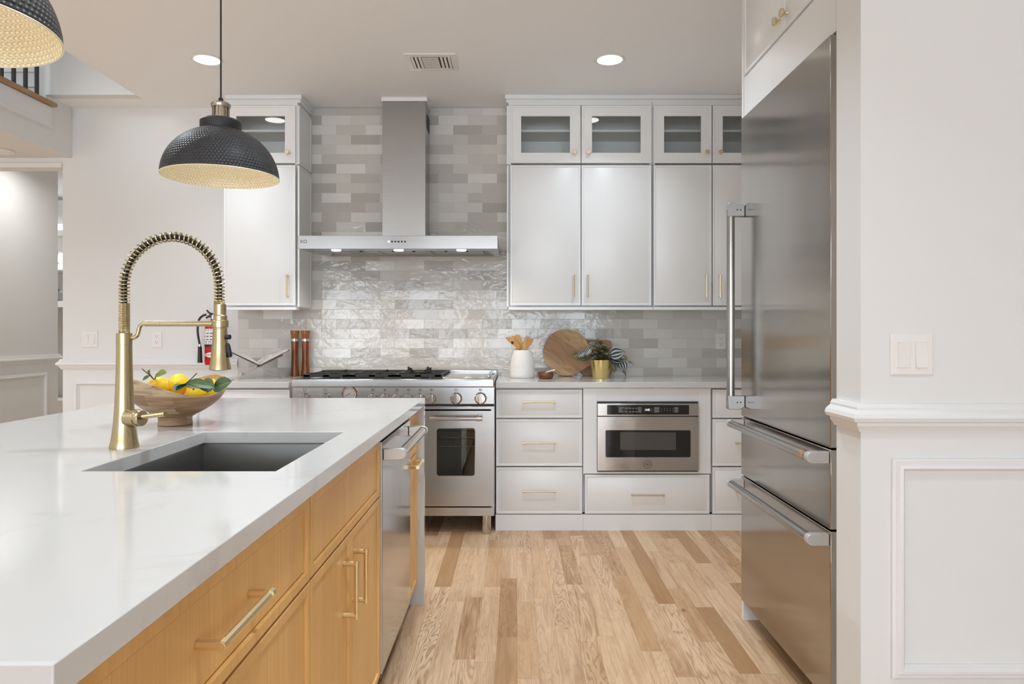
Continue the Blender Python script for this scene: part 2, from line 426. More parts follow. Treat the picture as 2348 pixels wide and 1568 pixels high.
def board(name, a, b, dk, rot):
    t = NT(name); o = t.map(t.obj(), (1, 1, 1), (0, 0, 0), (0, rot, 0)); x, y, z = t.sep(o)
    st = t.math('FLOOR', t.math('DIVIDE', z, 0.042))
    w_ = t.n('ShaderNodeTexWhiteNoise', {'Vector': t.xyz(st, 1.3, 0.0)}).outputs[0]
    n1 = t.noise(t.xyz(t.math('MULTIPLY', x, 4.0), t.math('MULTIPLY', w_, 9.0), t.math('MULTIPLY', z, 26.0)), 1.0, 3, 0.5, 0.7)
    rg = t.math('MULTIPLY_ADD', t.math('SINE', t.math('MULTIPLY', n1, 34.0)), 0.5, 0.5)
    c = t.mix(w_, a, b); c = t.mix(t.math('MULTIPLY', rg, 0.35), c, dk)
    fn = t.noise(t.map(o, (6, 100, 240)), 1.0, 4)
    c = t.mix(t.math('MULTIPLY', t.math('MAXIMUM', t.math('SUBTRACT', fn, 0.45), 0.0), 1.2), c, dk)
    t.p(color=c, rough=0.45); return t.m
M['board'] = board('acacia_board', srgb(206, 170, 124), srgb(160, 120, 80), srgb(112, 76, 46), R(-33))
M['board2'] = board('acacia_square_board', srgb(172, 136, 98), srgb(150, 114, 78), srgb(112, 80, 52), R(90))
# patchwork mango wood bowl
t = NT('mango_wood_bowl'); o = t.obj(); x, y, z = t.sep(o)
zz = t.math('DIVIDE', t.math('ADD', z, t.math('MULTIPLY', x, 0.05)), 0.034)
rw = t.math('FLOOR', zz)
ww = t.n('ShaderNodeTexWhiteNoise', {'Vector': t.xyz(rw, 9.0, 0.0)}).outputs[0]
cc = t.math('FLOOR', t.math('ADD', t.math('DIVIDE', x, 0.085), t.math('MULTIPLY', ww, 7.0)))
idn = t.n('ShaderNodeTexWhiteNoise', {'Vector': t.xyz(rw, cc, 2.0)}).outputs[0]
c = t.ramp(idn, [(0, srgb(204, 178, 146)), (0.35, srgb(188, 162, 130)), (0.65, srgb(172, 140, 106)), (1, srgb(142, 106, 74))])
gn = t.noise(t.xyz(t.math('MULTIPLY', x, 8.0), t.math('MULTIPLY', idn, 20.0), t.math('MULTIPLY', z, 110.0)), 1.0, 4, 0.5, 0.6)
c = t.mix(t.math('MULTIPLY', t.math('MAXIMUM', t.math('SUBTRACT', gn, 0.42), 0.0), 3.2), c, srgb(116, 86, 60))
t.p(color=c, rough=0.5); M['bowl'] = t.m
M['bowl_in'] = wood('mango_wood_inside', srgb(206, 164, 104), srgb(196, 152, 92), srgb(160, 116, 66), 'x', 0.5, 14.0, 1.5).m
t = NT('lemon_skin'); o = t.obj()
t.p(color=t.mix(t.noise(o, 18, 2), srgb(247, 205, 14), srgb(250, 222, 60)), rough=0.38, sub=0.0); t.bump(t.noise(o, 260, 1), 0.12, 0.002); M['lemon'] = t.m
t = NT('green_leaf'); uv = t.n('ShaderNodeTexCoord').outputs['UV']; u, v, _ = t.sep(uv)
rib = t.math('LESS_THAN', t.math('ABSOLUTE', t.math('SUBTRACT', u, 0.5)), 0.03)
veins = t.math('POWER', t.math('MULTIPLY_ADD', t.math('SINE', t.math('MULTIPLY', t.math('SUBTRACT', v, t.math('MULTIPLY', t.math('ABSOLUTE', t.math('SUBTRACT', u, 0.5)), 0.5)), 60.0)), 0.5, 0.5), 6.0)
c = t.mix(t.noise(t.obj(), 30, 2), srgb(52, 78, 48), srgb(78, 104, 62))
c = t.mix(t.math('MAXIMUM', rib, t.math('MULTIPLY', veins, 0.3)), c, srgb(112, 134, 90))
t.p(color=c, rough=0.42); M['leaf'] = t.m
M['leaf_bright'] = simple('young_leaf', srgb(112, 128, 30), 0.45)
M['stem'] = simple('brown_stem', srgb(84, 74, 42), 0.6)
t = NT('striped_leaf'); uv = t.n('ShaderNodeTexCoord').outputs['UV']; u, v, _ = t.sep(uv)
s_ = t.math('SINE', t.math('MULTIPLY', t.math('SUBTRACT', u, 0.5), 2*math.pi*3.6))
fac = t.ramp(t.math('MULTIPLY_ADD', s_, 0.5, 0.5), [(0.62, (0, 0, 0)), (0.86, (1, 1, 1))])
edge = t.math('LESS_THAN', t.math('MINIMUM', v, t.math('SUBTRACT', 1.0, v)), 0.06)
t.p(color=t.mix(t.math('MULTIPLY', fac, t.math('SUBTRACT', 1.0, edge)), srgb(44, 50, 54), srgb(184, 187, 184)), rough=0.4); M['peperomia'] = t.m
t = NT('striped_leaf_green'); uv = t.n('ShaderNodeTexCoord').outputs['UV']; u, v, _ = t.sep(uv)
s_ = t.math('SINE', t.math('MULTIPLY', t.math('SUBTRACT', u, 0.5), 2*math.pi*3.6))
fac = t.ramp(t.math('MULTIPLY_ADD', s_, 0.5, 0.5), [(0.55, (0, 0, 0)), (0.8, (1, 1, 1))])
t.p(color=t.mix(t.math('MULTIPLY', fac, 0.8), srgb(62, 62, 30), srgb(142, 138, 84)), rough=0.45); M['peperomia_green'] = t.m
t = NT('ribbed_ceramic'); t.p(color=(0.80, 0.785, 0.765), rough=0.55); M['ceramic'] = t.m
M['marble'] = simple('marble_spoon', (0.78, 0.77, 0.76), 0.2)
M['red'] = simple('red_enamel', srgb(190, 10, 14), 0.3)
M['label'] = simple('white_label', (0.80, 0.80, 0.80), 0.5)
M['dial'] = simple('grey_dial', (0.46, 0.455, 0.445), 0.35, 0.3)
M['ink'] = simple('dark_ink', (0.03, 0.03, 0.035), 0.5)
M['ink_soft'] = simple('etched_print', (0.10, 0.09, 0.08), 0.5)
M['screen_ink'] = simple('panel_print', (0.55, 0.55, 0.55), 0.5)
M['digits'] = simple('lit_digits', (0.8, 0.9, 1), 0.5, emit=(0.85, 0.93, 1.0), es=1.6)
M['blackglass'] = simple('black_glass', (0.012, 0.011, 0.011), 0.06)
M['mesh_screen'] = simple('microwave_window_screen', (0.075, 0.07, 0.066), 0.12)
M['display'] = simple('display_window', (0.06, 0.062, 0.065), 0.15)
M['cover'] = simple('book_cover', srgb(84, 42, 40), 0.5)
M['oven_dark'] = simple('oven_enamel', (0.20, 0.20, 0.175), 0.35)
M['strap'] = simple('leather_strap', srgb(128, 92, 66), 0.7)
M['gasket'] = simple('dark_gasket', (0.02, 0.02, 0.02), 0.5)
M['hole'] = simple('dark_hole', srgb(70, 36, 14), 0.7)
t = NT('printed_page'); o = t.obj(); x, y, z = t.sep(o)
ln = t.math('GREATER_THAN', t.math('FRACT', t.math('MULTIPLY', y, 62.0)), 0.55)
nb = t.math('GREATER_THAN', t.noise(t.xyz(t.math('MULTIPLY', x, 30.0), t.math('MULTIPLY', y, 7.0), 0.0), 1.0, 2), 0.5)
t.p(color=t.mix(t.math('MULTIPLY', t.math('MULTIPLY', ln, nb), 0.85), (0.72, 0.70, 0.68), (0.13, 0.12, 0.12)), rough=0.35); M['page'] = t.m
t = NT('page_edges'); o = t.obj(); x, y, z = t.sep(o)
t.p(color=t.mix(t.math('FRACT', t.math('MULTIPLY', t.noise(o, 20), 40.0)), (0.72, 0.70, 0.68), (0.5, 0.46, 0.44)), rough=0.6); M['page_edge'] = t.m

def glassmat(name, tint, rough=0.0, ior=1.5, gain=1.0):
    t = NT(name)
    tr = t.n('ShaderNodeBsdfTransparent', {0: (*tint, 1)})
    gl = t.n('ShaderNodeBsdfGlossy', {'Color': (1, 1, 1, 1), 'Roughness': rough})
    fr = t.n('ShaderNodeFresnel', {'IOR': ior})
    mx = t.n('ShaderNodeMixShader', {0: t.math('MULTIPLY', fr.outputs[0], gain), 1: tr, 2: gl})
    t.t.links.new(mx.outputs[0], t.out.inputs['Surface'])
    return t.m
M['glass'] = glassmat('grey_cabinet_glass', (0.97, 0.975, 0.97))
M['oven_glass'] = glassmat('smoked_oven_glass', (0.74, 0.74, 0.70))
M['acrylic'] = glassmat('clear_acrylic', (0.93, 0.93, 0.93), 0.02, 1.6, 1.6)
M['gauge_glass'] = glassmat('gauge_glass', (0.97, 0.97, 0.97))

# ================================================================== SETTING
def struct(name, mb, m, **kw):
    o = mb.done(name, m, **kw); o['kind'] = 'structure'; return o
CEIL = 2.81
WY = 5.0
struct('floor', MB().box(-6.6, 3.1, -9.6, 8.0, -0.1, 0.0), M['floor'], loc=(0, 0, 0), smooth=0)
# kitchen ceiling: stops at X=-2.54 beside the double-height space, closes again in front of the back wall
struct('ceiling', MB().box(-2.54, 3.1, -9.6, 4.72, CEIL, CEIL+0.25).box(-3.14, 3.1, 4.801, 5.12, CEIL, CEIL+0.25).box(-2.54, 3.1, 4.72, 4.801, CEIL, CEIL+.25), M['ceiling'], loc=(0, 0, 0), smooth=0)
struct('wall_back', MB().box(X(144, WY), 3.1, WY, 5.12, 0, CEIL).box(-6.6, X(144, WY), WY, 5.12, 2.39, CEIL), M['wall'], smooth=0)
struct('wall_backsplash', MB().box(X(547, WY), 1.69, WY-0.010, WY-0.0005, 0.80, CEIL-0.002), M['tile'], loc=(0, 0, 0), smooth=0)
struct('wall_right', MB().box(1.69, 1.80, 2.0, WY, 0, CEIL), M['wall'], smooth=0)
SX, SY = 0.903, 1.85     # stub wall in front of the fridge
struct('wall_front', MB().box(SX, 3.1, SY, 1.99, 0, CEIL), M['wall'], smooth=0)
struct('wall_side', MB().box(3.1, 3.2, -9.6, 1.99, 0, CEIL), M['wall'], smooth=0)
struct('wall_left', MB().box(-6.7, -6.6, -9.6, 8.0, 0, 5.5), M['wall'], smooth=0)
mb = MB(); xs = [-6.6, -5.35, -3.85, -3.05, -1.55, -0.75, 0.75, 1.25, 2.75, 3.1]
for i in range(0, len(xs), 2): mb.box(xs[i], xs[i+1], -9.6, -9.42, 0, CEIL)
for i in range(1, len(xs)-1, 2):
    mb.box(xs[i], xs[i+1], -9.6, -9.42, 0, 0.4); mb.box(xs[i], xs[i+1], -9.6, -9.42, 2.5, CEIL)
struct('wall_rear', mb.box(-6.6, -2.54, -9.6, -9.42, CEIL, 5.5), M['wall'], smooth=0)
# upper landing: slab edge on the left, wall behind it, ceiling over the double-height space
struct('wall_landing', MB().box(-6.6, -2.54, 4.72, 4.80, CEIL+0.0, 5.5).box(-6.6, -3.141, 4.72, 4.995, 2.734, CEIL-.0005).box(-6.6, -3.141, 4.801, 4.995, CEIL, CEIL+.25), M['wall'], smooth=0)
struct('wall_void', MB().box(-2.54, -2.44, -9.6, 4.72, CEIL+0.25, 5.5), M['wall'], smooth=0)
struct('ceiling_landing', MB().box(-6.6, -2.44, -9.6, 4.8, 5.5, 5.6), M['ceiling'], smooth=0)
struct('ceiling_soffit', MB().box(-6.6, -3.14, -9.4, WY-0.001, 2.458, 2.735), M['wall'], smooth=0)
struct('trim_1', MB().box(-3.14, -3.115, -9.4, 4.74, 2.60, 2.733).box(-3.14, -3.108, -9.4, 4.745, 2.595, 2.612), M['trim'], smooth=0)
struct('trim_2', MB().box(-3.6, -3.085, -9.4, 4.76, 2.736, 2.764), M['tread'], loc=(0, 0, 0), bevel=0.008)
mb = MB()
for a0, a1 in ((-3.62, -3.19), (-4.3, -3.72)):
    mb.ring(front(4.72), a0, a1, 2.86, 2.98, [(0, 0), (0, .012), (.02, .012), (.025, 0)])
    mb.ring(front(4.72), a0, a1, 3.04, 4.0, [(0, 0), (0, .012), (.02, .012), (.025, 0)])
struct('trim_3', mb, M['trim'], smooth=0)
# hallway behind the opening
HX = -4.02
struct('wall_hall', MB().box(HX-0.12, HX, 5.12, 6.20, 0, 2.66).box(-6.6, HX, 5.12, 5.2, 0, 2.66), M['wall'], smooth=0)
struct('wall_hall_end', MB().box(-6.6, -2.9, 7.50, 7.6, 0, 2.66), M['wall'], smooth=0)
struct('wall_hall_side', MB().box(-2.9, -2.8, 5.12, 7.6, 0, 2.66), M['wall'], smooth=0)
struct('ceiling_hall', MB().box(-6.6, -2.8, 5.12, 7.6, 2.66, 2.75), M['ceiling'], smooth=0)
# rounded head of the opening
struct('trim_4', MB().box(-6.6, X(144, WY)-0.002, WY-0.012, WY-0.0005, 2.388, 2.425), M['wall'], bevel=0.006)

# chair rails and picture-frame mouldings
RAIL = [(0.0, 1.035), (0.012, 1.035), (0.018, 1.026), (0.018, 1.020), (0.030, 1.010), (0.034, 1.000), (0.030, 0.990), (0.018, 0.986), (0.018, 0.978), (0.010, 0.968), (0.008, 0.962), (0.0, 0.962)]
def rail_x(mb, x0, x1, Yw, m0=0, m1=0):      # along X on a wall facing -Y; m = mitre at the ends
    r0 = [mb.bm.verts.new((x0 - m0*p, Yw-p, z)) for p, z in RAIL]
    r1 = [mb.bm.verts.new((x1 + m1*p, Yw-p, z)) for p, z in RAIL]
    for i in range(len(RAIL)-1): mb.bm.faces.new((r0[i], r0[i+1], r1[i+1], r1[i]))
    mb.bm.faces.new(r0); mb.bm.faces.new(r1)
def rail_y(mb, y0, y1, Xw, sgn, m0=0, m1=0):
    r0 = [mb.bm.verts.new((Xw + sgn*p, y0 - m0*p, z)) for p, z in RAIL]
    r1 = [mb.bm.verts.new((Xw + sgn*p, y1 + m1*p, z)) for p, z in RAIL]
    for i in range(len(RAIL)-1): mb.bm.faces.new((r0[i], r0[i+1], r1[i+1], r1[i]))
    mb.bm.faces.new(r0); mb.bm.faces.new(r1)
mb = MB(); rail_x(mb, X(144, WY), X(547, WY)-0.001, WY-0.0004, 1, 0); struct('trim_5', mb, M['trim'], smooth=25)
mb = MB(); rail_x(mb, SX, 3.1, SY, 1, 0); rail_y(mb, SY, 1.99, SX, -1, 1, 0); struct('trim_6', mb, M['trim'], smooth=25)
mb = MB(); rail_y(mb, 5.2, 6.20, HX, 1, 0, 1); rail_x(mb, HX-.12, HX, 6.2, 0, 0) if False else None; struct('trim_7', mb, M['trim'], smooth=25)
PM = [(0, 0), (0, .010), (.006, .014), (.012, .013), (.016, .018), (.024, .020), (.031, .012), (.033, .006), (.037, .006), (.037, 0)]
def panel_frame(name, mp, *rects):
    mb = MB()
    for a0, a1, b0, b1 in rects: mb.ring(mp, a0, a1, b0, b1, PM)
    struct(name, mb, M['trim'], smooth=25)
panel_frame('trim_8', front(SY), (X(2042, SY), 2.6, 0.318, 0.892))
panel_frame('trim_9', front(WY), (X(170, WY), X(545, WY)-.15, 0.318, 0.884))
panel_frame('trim_10', faceXp(HX), (5.32, 6.05, 0.318, 0.884), (5.0+.2, 5.28, .318, .884))
struct('baseboard_front', MB().box(SX-0.012, 3.1, SY-0.014, SY, 0, 0.15).box(SX-0.014, SX, SY, 1.99, 0, 0.15), M['trim'], bevel=0.003)
struct('baseboard_back', MB().box(X(144, WY), -1.97, WY-0.014, WY, 0, 0.15), M['trim'], bevel=0.003)
# added rear windows, unseen behind the camera, set far back to even the light
for i, (a0, a1) in enumerate(((-5.35, -3.85), (-3.05, -1.55), (-0.75, 0.75), (1.25, 2.75))):
    mb = MB(); mb.ring(front(-9.45), a0, a1, 0.4, 2.5, [(0, .0), (0, -.05), (.06, -.05), (.06, 0)], closed=True)
    mb.box((a0+a1)/2-.02, (a0+a1)/2+.02, -9.45, -9.40, .46, 2.44)
    struct('window_%d' % (i+1), mb, M['trim'], smooth=0)

# bookcase glimpsed at the end of the hall
bc = empty('bookcase', (-4.64, 7.3, 0), 'white built-in bookcase glimpsed through the narrow gap beyond the hallway wall', 'bookcase')
mb = MB()
for xx in (-5.20, -4.08): mb.box(xx-.015, xx+.015, 7.0, 7.48, 0, 2.62)
mb.box(-5.2, -4.08, 7.46, 7.49, 0, 2.62); mb.done('carcass', M['inside'], bc)
for py in (521, 612, 697): 
    zz = Z(py, 7.0); MB().box(-5.18, -4.10, 6.99, 7.45, zz-.03, zz+.03).done('shelf', M['trim'], bc)
MB().box(-5.18, -4.10, 7.0, 7.45, 0.0, 0.55).done('base_cupboard', M['trim'], bc)
zs = Z(612, 7.0)+.03
o = MB().lathe([(0, 0), (.03, 0), (.045, .03), (.05, .08), (.038, .115), (.05, .13), (.044, .13), (.0, .12)], (-4.55, 7.1, zs), 24).done('vase', M['ceramic'])
tag(o, 'small white vase standing on the bookcase shelf in the gap', 'vase')
zs = Z(697, 7.0)+.03
o = MB().lathe([(0, 0), (.05, 0), (.055, .02), (.055, .09), (.035, .11), (.035, .12), (0, .12)], (-4.56, 7.1, zs), 24).done('jar', M['glass'])
tag(o, 'clear glass jar on the bookcase shelf below the white vase', 'jar')

# landing railing
ra = empty('railing', (-3.13, 4.0, 2.764), 'black metal baluster railing on the oak edge of the upper landing', 'railing')
for k in range(9):
    yb = 4.615 - 0.106*k
    MB().box(-3.139, -3.121, yb-.009, yb+.009, 2.766, 3.70).done('baluster', M['rail_black'], ra)
MB().box(-3.16, -3.10, 3.6, 4.70, 3.70, 3.75).done('handrail', M['tread'], ra, bevel=0.01)

# ================================================================== CEILING FITTINGS
def can(x, y, z, label, lit=True):
    r = empty('ceiling_light', (x, y, z), label, 'light', 'recessed ceiling lights')
    MB().lathe([(0.072, -.001), (0.088, -.001), (0.090, -.004), (0.086, -.007), (0.073, -.005), (0.072, -.001)], (x, y, z), 40).done('trim_ring', M['plastic'], r)
    MB().lathe([(0, -.003), (0.071, -.003), (0.071, -.0005), (0, -.0005)], (x, y, z), 40).done('diffuser', M['lamp'] if lit else M['plastic'], r)
can(CANS_AND_FILL[0][0], CANS_AND_FILL[0][1], CEIL, 'lit recessed ceiling light in front of the right wall cabinets')
can(CANS_AND_FILL[1][0], CANS_AND_FILL[1][1], CEIL, 'lit recessed ceiling light just behind the cord of the black pendant')
can(-3.51, 4.80, 2.458, 'unlit recessed light in the low soffit under the landing, cut by the photo edge', False)
vx0, vx1, vy0, vy1 = -0.640, -0.345, 4.02, 4.27
v = empty('ceiling_vent', ((vx0+vx1)/2, (vy0+vy1)/2, CEIL), 'square white ceiling air vent with curved louvres above the range hood', 'vent')
up = lambda a, b, h: (a, b, CEIL-h)
MB().ring(up, vx0, vx1, vy0, vy1, [(0, 0), (0, .006), (.030, .010), (.034, .004), (.034, 0)]).done('frame', M['plastic'], v)
MB().box(vx0+.034, vx1-.034, vy0+.034, vy1-.034, CEIL-.0015, CEIL-.0005).done('backing', M['slot'], v)
cxm = (vx0+vx1)/2
for k in range(9):
    yy = vy0+.045+k*.0185
    MB().box(cxm-.052, cxm+.045, yy, yy+.010, CEIL-.010, CEIL-.006, ).done('louvre', M['plastic'], v)
for s_ in (-1, 1):
    for k in range(3):
        xa = cxm + s_*(.062+.022*k)
        MB().box(xa-.007, xa+.007, vy0+.036, vy1-.036, CEIL-.011, CEIL-.005).done('louvre', M['plastic'], v)

# ================================================================== BACK CABINETS
def pull(parent, mp, a, b, L, vertical=False, proj=.033, r=.0052, m=None, name='handle', n=8):
    m = m or M['brass_pull']; mb = MB(); e = L/2
    P = (lambda s_, h: mp(a, b+s_, h)) if vertical else (lambda s_, h: mp(a+s_, b, h))
    mb.cyl(P(-e, proj), P(e, proj), r, n=n)
    for s_ in (-e+.008, e-.008):
        mb.cyl(P(s_, 0.0005), P(s_, proj+.001), r*1.1, r*1.25, n)
        mb.cyl(P(s_-.007, proj), P(s_+.007, proj), r*1.25, n=n)
    return mb.done(name, m, parent)
def knob(parent, mp, a, b, m=None, name='knob'):
    mb = MB(); p0 = Vector(mp(a, b, 0.0005)); d = Vector(mp(a, b, 1)) - Vector(mp(a, b, 0))
    Mx = d.to_track_quat('Z', 'Y').to_matrix()
    mb.lathe([(0, 0), (.008, 0), (.0055, .006), (.0055, .012), (.013, .017), (.0155, .019), (.0155, .027), (.014, .0285), (0, .0285)], p0, 20, Mx)
    return mb.done(name, m or M['brass_pull'], parent)
def front_panel(name, parent, mp, a0, a1, b0, b1, m, t=.020, rim=.013, rec=.004):
    mb = MB(); mb.ring(mp, a0, a1, b0, b1, [(0, 0), (0, t-.0015), (.0015, t), (rim, t), (rim+.002, t-rec), (rim+.0055, t-rec*0.5)], first=True, last=True)
    return mb.done(name, m, parent, smooth=30)
BY = 4.38           # carcass face of the base units; fronts stand 2 cm proud (4.36)
mpB = front(BY)
Zd = lambda py: Z(py, 4.36); Xd = lambda px: X(px, 4.36)
CT = 0.918
def base_cab(name, label, x0, x1, fronts, kick=True, face=None):
    r = empty(name, ((x0+x1)/2, 4.68, 0), label, 'cabinet', 'white base cabinets along the back wall')
    MB().box(x0+.0005, x1-.0005, BY+.03, 4.985, 0.10, CT-.038).done('carcass', M['cabinet'], r, smooth=0)
    if kick: MB().box(x0+.0005, x1-.0005, 4.362, BY-.002, 0.0, 0.098).done('toe_kick', M['cabinet'], r, smooth=0)
    for (a0, a1, b0, b1, kind) in fronts:
        d = front_panel('drawer', r, mpB, a0, a1, b0, b1, M['cabinet'])
        pull(d, lambda a, b, h: (a, BY-.020-h+.004, b), (a0+a1)/2, (b0+b1)/2 + (.012 if b1-b0 < .2 else .0), .205)
    return r
z1, z2, z3, z4, z5, z6 = Zd(893), Zd(958), Zd(961), Zd(1068.5), Zd(1071.5), Zd(1178)
xr0, xr1, xr2, xr3 = Xd(1136), Xd(1337), Xd(1630.5), 1.689
ROWS = ((z2, z1), (z4, z3), (z6, z5))
base_cab('base_cabinet', 'white three-drawer base cabinet directly right of the range', xr0, xr1, [(Xd(1137.5), Xd(1335), b0, b1, 0) for b0, b1 in ROWS])
mc = base_cab('microwave_cabinet', 'white base cabinet around the built-in microwave with one wide drawer', xr1, xr2, [(Xd(1341), Xd(1627), Zd(1178), Zd(1088.5), 0)])
# frame around the microwave opening (children of the cabinet)
ax0, ax1, az0, az1 = Xd(1369), Xd(1602), Zd(1081), Zd(921)
mb = MB()
mb.box(xr1+.001, ax0, 4.364, BY-.001, Zd(1086), CT-.04); mb.box(ax1, xr2-.001, 4.364, BY-.001, Zd(1086), CT-.04)
mb.box(ax0, ax1, 4.364, BY-.001, Zd(1086), az0-.002); mb.box(ax0, ax1, 4.370, BY-.001, az1+.002, Zd(901)); mb.box(ax0, ax1, 4.364, BY-.001, Zd(901), CT-.04)
mb.done('face_frame', M['cabinet'], mc, smooth=0)
base_cab('base_cabinet', 'white three-drawer base cabinet half hidden behind the fridge', xr2, xr3, [(Xd(1634), xr3-.004, b0, b1, 0) for b0, b1 in ROWS])
xl0, xl1 = -1.955, X(667, 4.36)-.004
base_cab('base_cabinet', 'white base cabinet left of the range behind the fruit bowl', xl0, xl1, [(xl0+.004, xl1-.004, z2, z1, 0), (xl0+.004, xl1-.004, z6, z3, 0)])
# worktops
def slab(name, label, x0, x1, y0, y1, z1_, t=.036):
    o = MB().box(x0, x1, y0, y1, z1_-t, z1_).done(name, M['quartz'], bevel=.002); return tag(o, label, 'countertop')
slab('countertop', 'white quartz countertop right of the range under the plant and boards', xr0+.002, 1.688, 4.33, WY-.011, CT)
slab('countertop', 'white quartz countertop left of the range under the open book', xl0-.004, xl1+.001, 4.33, WY-.011, CT)

# ---- wall cabinets
UY = 4.70; mpU = front(UY); Zu = lambda py: Z(py, 4.68); Xu = lambda px: X(px, 4.68)
UB, UM, UT = Zu(703), Zu(376), Zu(239)
def upper_cab(label, x0, x1, doors, side=None):
    # doors: list of (xa, xb, glass xa, glass xb, knob x, pull x)
    r = empty('wall_cabinet', ((x0+x1)/2, 4.85, UB), label, 'cabinet', 'white wall cabinets')
    mb = MB(); yb = WY-.012
    mb.box(x0, x1, UY+.02, yb, UB, UM)                                      # lower compartment, closed
    mb.box(x0, x0+.018, UY, yb, UM, UT+.02); mb.box(x1-.018, x1, UY, yb, UM, UT+.02)
    mb.box(x0+.018, x1-.018, yb-.012, yb, UM, UT+.02); mb.box(x0+.018, x1-.018, UY, yb-.012, UT, UT+.02)
    mb.done('carcass', M['cabinet'], r, smooth=0)
    MB().box(x0+.018, x1-.018, UY+.035, yb-.013, (UM+UT)/2+.03, (UM+UT)/2+.045).done('shelf', M['inside'], r, smooth=0)
    MB().box(x0+.0, x1, 4.668, UY+.03, Zu(710.5), UB-.004).done('light_rail', M['cabinet'], r, bevel=.0015)
    for (xa, xb, ga, gb, kx, px) in doors:
        a, b, g0, g1 = Xu(xa), Xu(xb), Xu(ga), Xu(gb)
        zb, zt, gz0, gz1 = Zu(373.5), Zu(241.5), Zu(350), Zu(265.5)
        mb = MB()
        # frame made of four members with a stepped outer lip
        mb.ring(mpU, a, b, zb, zt, [(0, 0), (0, .0185), (.0015, .020), (.013, .020), (.015, .017)])
        V = lambda p, q, h: mb.bm.verts.new(mpU(p, q, h))
        oc = [(a+.015, zb+.015), (b-.015, zb+.015), (b-.015, zt-.015), (a+.015, zt-.015)]; ic = [(g0, gz0), (g1, gz0), (g1, gz1), (g0, gz1)]
        o1 = [V(p, q, .017) for p, q in oc]; i1 = [V(p, q, .017) for p, q in ic]; i0 = [V(p, q, .0) for p, q in ic]
        oo = [(a, zb), (b, zb), (b, zt), (a, zt)]; o0 = [V(p, q, 0) for p, q in oo]
        for k in range(4):
            k2 = (k+1) % 4
            mb.bm.faces.new((o1[k], o1[k2], i1[k2], i1[k])); mb.bm.faces.new((i1[k], i1[k2], i0[k2], i0[k])); mb.bm.faces.new((i0[k], i0[k2], o0[k2], o0[k]))
        bmesh.ops.remove_doubles(mb.bm, verts=mb.bm.verts, dist=1e-5)
        d = mb.done('glass_door', M['cabinet'], r, smooth=30)
        MB().box(g0+.0005, g1-.0005, UY-.010, UY-.006, gz0+.0005, gz1-.0005).done('pane', M['glass'], d, smooth=0)
        knob(d, front(UY-.017), Xu(kx), Zu(350))
        d = front_panel('door', r, mpU, a, b, Zu(700), Zu(378.5), M['cabinet'])
        pull(d, front(UY-.016), Xu(px), Zu(656), .150, True)
    if side:                                                            # applied end panel
        for z0, z1_ in ((UM+.004, UT-.004), (UB, UM-.004)):
            mb = MB(); mp = faceXp(x1) if side > 0 else faceXm(x0)
            mb.ring(mp, UY+.002, yb-.001, z0, z1_, [(0, 0), (0, .012), (.016, .012), (.018, .009)], first=True, last=True)
            mb.done('end_panel', M['cabinet'], r, smooth=30)
    return r
upper_cab('white wall cabinet with two glass-topped doors right of the range hood', Xu(1166), Xu(1496.5), [(1170, 1331.5, 1195, 1307, 1317, 1315.5), (1333.5, 1494, 1357.5, 1469.5, 1349, 1347)], side=-1)
upper_cab('white wall cabinet with narrower glass-topped doors next to the fridge', Xu(1497.5), Xu(1769), [(1499, 1632, 1523, 1608, 1620, 1618), (1634.5, 1767, 1657.5, 1742, 1651, 1649)])
upper_cab('white wall cabinet left of the range hood behind the black pendant', Xu(511), Xu(680), [(513, 677, 541, 653, 660, 660)], side=1)
def crown(name, x0, x1, dx0, dx1):
    mb = MB()
    mb.box(x0-dx0*.3, x1+dx1*.3, 4.718, WY-.013, UT+.022, CEIL-.03); mb.box(x0-dx0, x1+dx1, 4.708, WY-.013, CEIL-.03, CEIL-.001)
    struct(name, mb, M['cabinet'], bevel=.002)
crown('trim_11', Xu(1166)-.012, 1.689, .012, 0); crown('trim_12', Xu(511), Xu(680)+.012, 0, .012)

# ================================================================== RANGE HOOD
hd = empty('range_hood', (-.735, 4.65, 1.73), 'wide stainless chimney range hood mounted over the range', 'range hood')
hx0, hx1, hy = X(683, 4.32), X(1141, 4.32), 4.32
zt_, zb_, zbb = Z(540, hy), Z(570.5, hy), 1.757
hb = WY-.013
mb = MB()
vv = lambda x, y, z: mb.bm.verts.new((x, y, z))
lip = .028
# body with sloping underside, open below to a recess
T = [vv(hx0, hy, zt_), vv(hx1, hy, zt_), vv(hx1, hb, zt_), vv(hx0, hb, zt_)]
Bm = [vv(hx0, hy, zb_), vv(hx1, hy, zb_), vv(hx1, hb, zbb), vv(hx0, hb, zbb)]
def low(x, y): return zb_ + (zbb-zb_)*(y-hy)/(hb-hy)
ri = [(hx0+.03, hy+.15), (hx1-.03, hy+.15), (hx1-.03, hb-.04), (hx0+.03, hb-.04)]
I0 = [vv(x, y, low(x, y)) for x, y in ri]
rj = [(hx0+.09, hy+.18), (hx1-.09, hy+.18), (hx1-.09, hb-.07), (hx0+.09, hb-.07)]
I1 = [vv(x, y, low(x, y)+.022) for x, y in rj]
mb.bm.faces.new(T)
for k in range(4):
    k2 = (k+1) % 4
    mb.bm.faces.new((T[k], T[k2], Bm[k2], Bm[k])); mb.bm.faces.new((Bm[k], Bm[k2], I0[k2], I0[k])); mb.bm.faces.new((I0[k], I0[k2], I1[k2], I1[k]))
mb.bm.faces.new(I1)
mb.done('canopy', M['steel'], hd, smooth=0, bevel=.0015)
